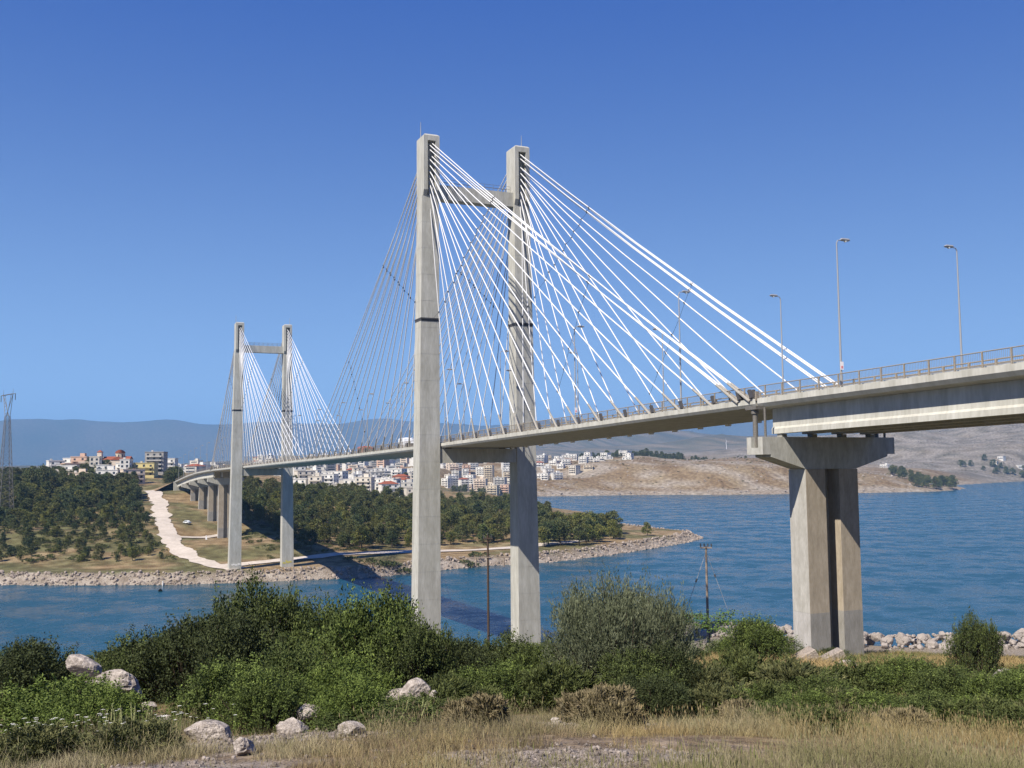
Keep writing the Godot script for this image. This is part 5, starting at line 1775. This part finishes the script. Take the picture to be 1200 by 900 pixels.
func build_rocks() -> void:
	var rm := []
	for k in 6: rm.append(rock_mesh(20 + k, 0.35, 4))
	# [mesh, px, dist, size x/y/z, lift, label]
	var R := [
		[0, 250, 14.0, Vector3(0.38, 0.15, 0.25), 0.10, "broad flat-topped pale boulder in dry grass"],
		[1, 288, 11.6, Vector3(0.15, 0.13, 0.14), 0.08, "small rounded grey stone below the broad pale boulder"],
		[2, 365, 14.4, Vector3(0.24, 0.17, 0.19), 0.20, "pale stone propped behind a grey stone by the thicket"],
		[3, 345, 13.8, Vector3(0.24, 0.11, 0.18), 0.06, "low grey stone leaning on a paler one by the thicket"],
		[4, 413, 12.6, Vector3(0.22, 0.11, 0.15), 0.07, "white angular stone in the golden grass"],
		[5, 466, 16.6, Vector3(0.22, 0.15, 0.2), 0.36, "pale rock outcrop beside the split rock in the bushes"],
		[0, 488, 16.2, Vector3(0.34, 0.30, 0.26), 0.36, "split weathered rock standing among the bushes"],
		[1, 508, 16.0, Vector3(0.16, 0.24, 0.16), 0.22, "slanting rock shard against the split rock"],
		[3, 128, 20.6, Vector3(0.55, 0.5, 0.30), 0.22, "pale rock mass sunk in the bush under the long slab"],
		[2, 103, 21.0, Vector3(0.46, 0.22, 0.26), 1.00, "long pale rock slab above the bright green bush"],
		[1, 147, 20.0, Vector3(0.46, 0.26, 0.26), 0.66, "broken lower end of the long pale rock slab"],
		[4, 180, 21.0, Vector3(0.22, 0.12, 0.16), 0.12, "small pale stone below the rock slab's broken end"],
		[5, 194, 18.4, Vector3(0.2, 0.08, 0.14), 0.05, "small flat stone in the grass below the rock slab"],
		[1, 648, 14.3, Vector3(0.1, 0.08, 0.09), 0.04, "small pale stone in the dry grass by the gravel patch"],
		[2, 822, 19.0, Vector3(0.11, 0.06, 0.1), 0.04, "small grey stone at the edge of the tall grass"],
		[4, 985, 44.0, Vector3(0.5, 0.25, 0.35), 0.2, "low stone in front of the pier"],
		[3, 1166, 36.0, Vector3(0.55, 0.22, 0.3), 0.35, "orange-stained stone beside the upright dark shrub"],
	]
	for a in R:
		var p := near_spot(a[1], a[2])
		rock_spots.append([p, (a[3] as Vector3).x])
		boulder(rm[a[0]], p + Vector3(0, a[4], 0), a[3], Vector3(rng.randf_range(-0.15, 0.15), 1.15 + rng.randf_range(-0.2, 0.2), rng.randf_range(-0.12, 0.12) - (0.42 if a[5].contains("rock slab") and a[2] > 19.5 and a[1] < 160 else 0.0)), a[5])
	# broken concrete slabs and block by the pier
	for a in [[929.0, 58.0, Vector3(1.9, 0.5, 1.2), 0.5, "tilted broken concrete slab lying before the pier"], [960.0, 62.0, Vector3(2.1, 0.45, 0.9), 0.45, "second broken concrete slab leaning toward the pier"], [821.0, 78.0, Vector3(2.4, 1.4, 1.6), 0.0, "pale concrete block at the foot of the guyed pole"]]:
		var p := near_spot(a[0], a[1])
		var lift : float = CAM.y + a[1] * ray(a[0], 773.0).y / Vector2(ray(a[0], 773.0).x, ray(a[0], 773.0).z).length()
		p.y = maxf(p.y, lift) if a[3] > 0.0 else p.y + 0.3
		var mb := MB.new()
		var s: Vector3 = a[2]
		mb.frustum(Vector3(0, -s.y / 2, 0), Vector2(s.x, s.z), Vector3(0.05, s.y / 2 - 0.06, 0), Vector2(s.x * 0.96, s.z * 0.95), Color(0.52, 0.46, 0.40))
		mb.frustum(Vector3(0.05, s.y / 2 - 0.06, 0), Vector2(s.x * 0.96, s.z * 0.95), Vector3(0.05, s.y / 2, 0), Vector2(s.x * 0.9, s.z * 0.86), Color(0.55, 0.49, 0.43))
		var o := put(mb.mesh(), "concrete_slab", M.rock, self, Transform3D(Basis(Vector3.UP, 1.15) * Basis(Vector3.BACK, a[3]), p))
		tag(o, a[4], "slab")
	# boulders of the near breakwater: larger ones singly, small ones as stuff
	var xfs := []; var cols := []
	var made := 0
	for k in 2600:
		var u := rng.randf()
		var pts := [Vector2(30, -200), Vector2(16, -140), Vector2(11, -122), Vector2(-2, -92), Vector2(-30, -72), Vector2(-37, -50), Vector2(-38, -25)]
		var f := u * (pts.size() - 1)
		var i := int(f)
		var a: Vector2 = pts[i]; var b: Vector2 = pts[min(i + 1, pts.size() - 1)]
		var q := a.lerp(b, f - i)
		var e := (b - a).normalized()
		var nrm := Vector2(e.y, -e.x)
		var w := rng.randf_range(-2.0, 7.5)
		q += nrm * w
		if q.y > -43.0 or q.y < -165.0: continue
		var big := made < 290 and k % 4 == 0
		var sc := rng.randf_range(0.75, 1.45) if big else rng.randf_range(0.25, 0.6)
		var y := near_h(q.x, q.y) + 1.9 * (1.0 - smoothstep(0.0, 5.5, absf(w - 2.0))) + rng.randf_range(0.0, 0.5)
		var xf := Transform3D(random_basis(Vector3(sc, sc * 0.8, sc)), Vector3(q.x, y, q.y))
		if big:
			var o := put(rm[made % 6], "breakwater_boulder", M.rock, self, xf)
			tag(o, "%s pale boulder piled in the near shore breakwater" % ("large" if sc > 1.08 else ("medium" if sc > 0.85 else "smaller")), "rock", "boulders of the near breakwater")
			made += 1
		else:
			xfs.append(xf)
			var t := rng.randf_range(0.85, 1.2)
			cols.append(Color(t, t, t))
	stuff_field("breakwater_stones", "smaller pale stones filling the near shore breakwater", "stones", rock_mesh(41, 0.4, 0), M.rock, xfs, cols)

func blade_mesh(sd: int, blades: int, tall: float, spread: float, w: float, seeds: bool) -> ArrayMesh:
	var r := RandomNumberGenerator.new()
	r.seed = sd
	var mb := MB.new()
	for k in blades:
		var a := r.randf() * TAU
		var q := sqrt(r.randf()) * spread
		var o := Vector3(cos(a) * q, -0.02, sin(a) * q)
		var h := tall * r.randf_range(0.45, 1.0)
		var b := Vector3(r.randfn(), 0, r.randfn()) * h * 0.45
		var side := Vector3(cos(a * 3.0), 0, sin(a * 3.0)) * w
		var m := o + Vector3(0, h * 0.55, 0) + b * 0.35
		var t := o + Vector3(0, h, 0) + b
		var s := r.randf_range(0.75, 1.2)
		var col := Color(s, s, s)
		mb.tri(o - side, o + side, m + side * 0.7, col); mb.tri(o - side, m + side * 0.7, m - side * 0.7, col)
		mb.tri(m - side * 0.7, m + side * 0.7, t, col)
		if seeds and k % 2 == 0:
			mb.leaf(t - Vector3(0, h * 0.1, 0), (b * 0.3 + Vector3.UP).normalized(), side.normalized(), h * 0.2, w * 1.6, col * 1.1)
	return mb.mesh()

func build_grass() -> void:
	# dry grass in tufts, straw to olive
	for which in 3:
		var mesh := blade_mesh(60 + which, [44, 34, 26][which], [0.15, 0.31, 0.16][which], [0.17, 0.17, 0.24][which], [0.0020, 0.0019, 0.0026][which], which == 1)
		var xfs := []; var cols := []
		var want: int = [7000, 3000, 5200][which]
		var tries := 0
		while xfs.size() < want and tries < want * 4:
			tries += 1
			var px := rng.randf_range(-90.0, 1290.0)
			var dist := 6.5 + pow(rng.randf(), 1.5) * 34.0
			var p := near_spot(px, dist)
			var g := gravel_share(p)
			if g > 0.25 and rng.randf() > 0.05: continue
			if px < 280.0 and dist < 10.0 and rng.randf() > 0.12: continue
			var skip := false
			for q in rock_spots:
				var o: Vector3 = p - q[0]
				var back := (CAM - (q[0] as Vector3))
				back.y = 0.0
				back = back.normalized()
				var along := o.dot(back)
				var off := absf(o.dot(back.cross(Vector3.UP)))
				if off < q[1] * 1.1 and along > -0.2 and along < 1.1 and rng.randf() > 0.12: skip = true
			if skip: continue
			var k := nz2.get_noise_2d(p.x * 7.0, p.z * 7.0)
			if which == 1 and px < 780.0 and rng.randf() > 0.3: continue     # the tall pale grass stands mostly below the pier
			if which == 2 and k < -0.05: continue
			if which == 0 and nz.get_noise_2d(p.x * 30.0, p.z * 30.0) < -0.06: continue
			if which == 1 and nz.get_noise_2d(p.x * 18.0 + 50.0, p.z * 18.0) < 0.0: continue
			if dist < 9.8 and px > 540.0 and px < 780.0 and rng.randf() > 0.3: continue
			var sc := rng.randf_range(0.6, 1.25) * (1.0 + 0.25 * k)
			if px < 330.0 and dist < 11.0: sc *= 0.7
			xfs.append(Transform3D(Basis(Vector3.UP, rng.randf() * TAU) * Basis.from_scale(Vector3(sc, sc, sc)), p))
			var straw := Color(0.34, 0.255, 0.125).lerp(Color(0.36, 0.31, 0.205), clampf(k * 1.8 + 0.35 + px / 3000.0, 0.0, 1.0))
			var dead := nz.get_noise_2d(p.x * 22.0 - 31.0, p.z * 22.0)
			if dead > 0.12: straw = straw.lerp(Color(0.20, 0.15, 0.105), 0.65)
			var olive := Color(0.17, 0.175, 0.07)
			var share := 0.55 if which == 2 else (0.15 + 0.4 * smoothstep(12.5, 17.0, dist))
			if which == 1: share = 0.3 + 0.5 * clampf(k * 2.0, 0, 1)
			var c := straw.lerp(olive, clampf(share + rng.randfn() * 0.18, 0.0, 1.0)) * rng.randf_range(0.85, 1.15)
			c.a = 1.0
			cols.append(c)
		stuff_field("dry_grass", ["short golden dry grass over the foreground slope", "tall pale seeding grass below the pier", "thin olive and straw herbs among the dry grass"][which], "grass", mesh, M.grass, xfs, cols)
	# coarser grass further down the slope
	var xs3 := []; var cs3 := []
	var tuft := blade_mesh(71, 30, 0.3, 0.26, 0.006, false)
	var tr3 := 0
	while xs3.size() < 4200 and tr3 < 20000:
		tr3 += 1
		var px3 := rng.randf_range(480.0, 1290.0)
		var p3 := near_spot(px3, rng.randf_range(38.0, 125.0))
		if nz.get_noise_2d(p3.x * 6.0, p3.z * 6.0) < -0.12: continue
		if absf(p3.x - 91.3) < 2.0 and absf(p3.z) < 4.0: continue
		var sc3 := rng.randf_range(1.0, 2.2)
		xs3.append(Transform3D(Basis(Vector3.UP, rng.randf() * TAU) * Basis.from_scale(Vector3(sc3 * 1.4, sc3, sc3 * 1.4)), p3))
		var c3 := Color(0.34, 0.25, 0.115).lerp(Color(0.13, 0.15, 0.055), clampf(nz2.get_noise_2d(p3.x * 3.0, p3.z * 3.0) * 2.0 + 0.45 + rng.randfn() * 0.15, 0.0, 1.0))
		cs3.append(c3)
	stuff_field("slope_grass", "straw and green grass on the lower slope round the pier", "grass", tuft, M.grass, xs3, cs3)
	# gravel on the bare patches
	var xg := []; var cg := []
	while xg.size() < 11000:
		var a: Array = gravel_spots[rng.randi() % gravel_spots.size()]
		var d: Vector3 = a[1]
		var p: Vector3 = a[0] + d.cross(Vector3.UP) * (rng.randfn() * a[2] * 0.6) + d * (rng.randfn() * a[3] * 0.6)
		p.y = near_h(p.x, p.z)
		var sc := 0.007 + pow(rng.randf(), 5.0) * 0.028
		xg.append(Transform3D(random_basis(Vector3(sc * 1.3, sc, sc)), p + Vector3(0, sc * 0.3, 0)))
		var t := rng.randf_range(0.45, 0.85)
		cg.append(Color(t, t * 0.97, t * 0.95))
	stuff_field("gravel", "loose grey gravel on the bare foreground patches", "gravel", rock_mesh(43, 0.4, 0), M.far_rock, xg, cg)
	# white umbel flowers at the left
	var mb := MB.new()
	mb.tube([Vector3(0, 0, 0), Vector3(0.02, 0.34, 0)], [0.004, 0.003], 4, Color(0.12, 0.16, 0.05), false)
	for k in 14:
		var an := k * 2.4
		var q := Vector3(cos(an), 0, sin(an)) * 0.022 * sqrt(k / 14.0)
		mb.leaf(Vector3(0.02, 0.34, 0) + q, Vector3(cos(an), 0.3, sin(an)).normalized(), Vector3(-sin(an), 0, cos(an)), 0.013, 0.005, Color(0.7, 0.7, 0.64))
	var xw := []
	while xw.size() < 110:
		var px := rng.randf_range(-10.0, 290.0)
		if px > 140.0 and rng.randf() < 0.7: continue
		var p := near_spot(px, rng.randf_range(13.2, 17.0))
		var sc := rng.randf_range(0.6, 1.15)
		xw.append(Transform3D(Basis(Vector3.UP, rng.randf() * TAU) * Basis.from_scale(Vector3(sc, sc, sc)), p))
	stuff_field("wild_carrot", "small white umbel flowers in the grass below the rock slab", "flowers", mb.mesh(), M.flower, xw, [])
	# pale green flower spikes
	var spots := [[150.0, 15.8, 7, "beside the white umbel flowers"], [162.0, 15.2, 6, "at the grey-green herb patch"], [445.0, 14.4, 8, "in the low bush before the split rock"], [475.0, 14.0, 7, "in front of the split rock"], [500.0, 14.3, 6, "beside the split rock's shard"], [345.0, 16.5, 4, "in the thicket above two pale stones"], [155.0, 8.7, 3, "standing alone on the gravel"], [35.0, 8.6, 2, "at the gravel's edge"], [570.0, 21.0, 6, "in the low shrubs below the pylon"], [900.0, 24.0, 5, "in the shrubs below the broken slabs"]]
	for a in spots:
		var p := near_spot(a[0], a[1])
		var o := thing("flower_spikes", "cluster of pale green flower spikes %s" % a[3], "plant", p)
		for k in a[2]:
			var s := MB.new()
			var q := Vector3(rng.randfn() * 0.16, 0, rng.randfn() * 0.16)
			var h := rng.randf_range(0.22, 0.48) * (0.75 if a[1] < 10.0 else 1.0)
			var lean := Vector3(rng.randfn(), 0, rng.randfn()) * 0.05
			s.tube([q + Vector3(0, -0.05, 0), q + Vector3(0, h * 0.5, 0) + lean * 0.5, q + Vector3(0, h * 0.55, 0) + lean * 0.55, q + Vector3(0, h, 0) + lean], [0.005, 0.005, 0.012, 0.004], 6, Color(0.25, 0.27, 0.12))
			for i in 26:
				var y := h * rng.randf_range(0.5, 0.98)
				var d := Vector3(rng.randfn(), 0.6, rng.randfn()).normalized()
				s.leaf(q + Vector3(0, y, 0) + lean * (y / h), d, d.cross(Vector3.UP).normalized(), 0.024, 0.008, Color(0.28, 0.30, 0.135) * rng.randf_range(0.8, 1.15))
			for i in 5:
				var d := Vector3(rng.randfn(), 0.5, rng.randfn()).normalized()
				s.leaf(q, d, d.cross(Vector3.UP).normalized(), 0.14, 0.02, Color(0.12, 0.16, 0.06))
			put(s.mesh(), "spike", M.leaf, o)
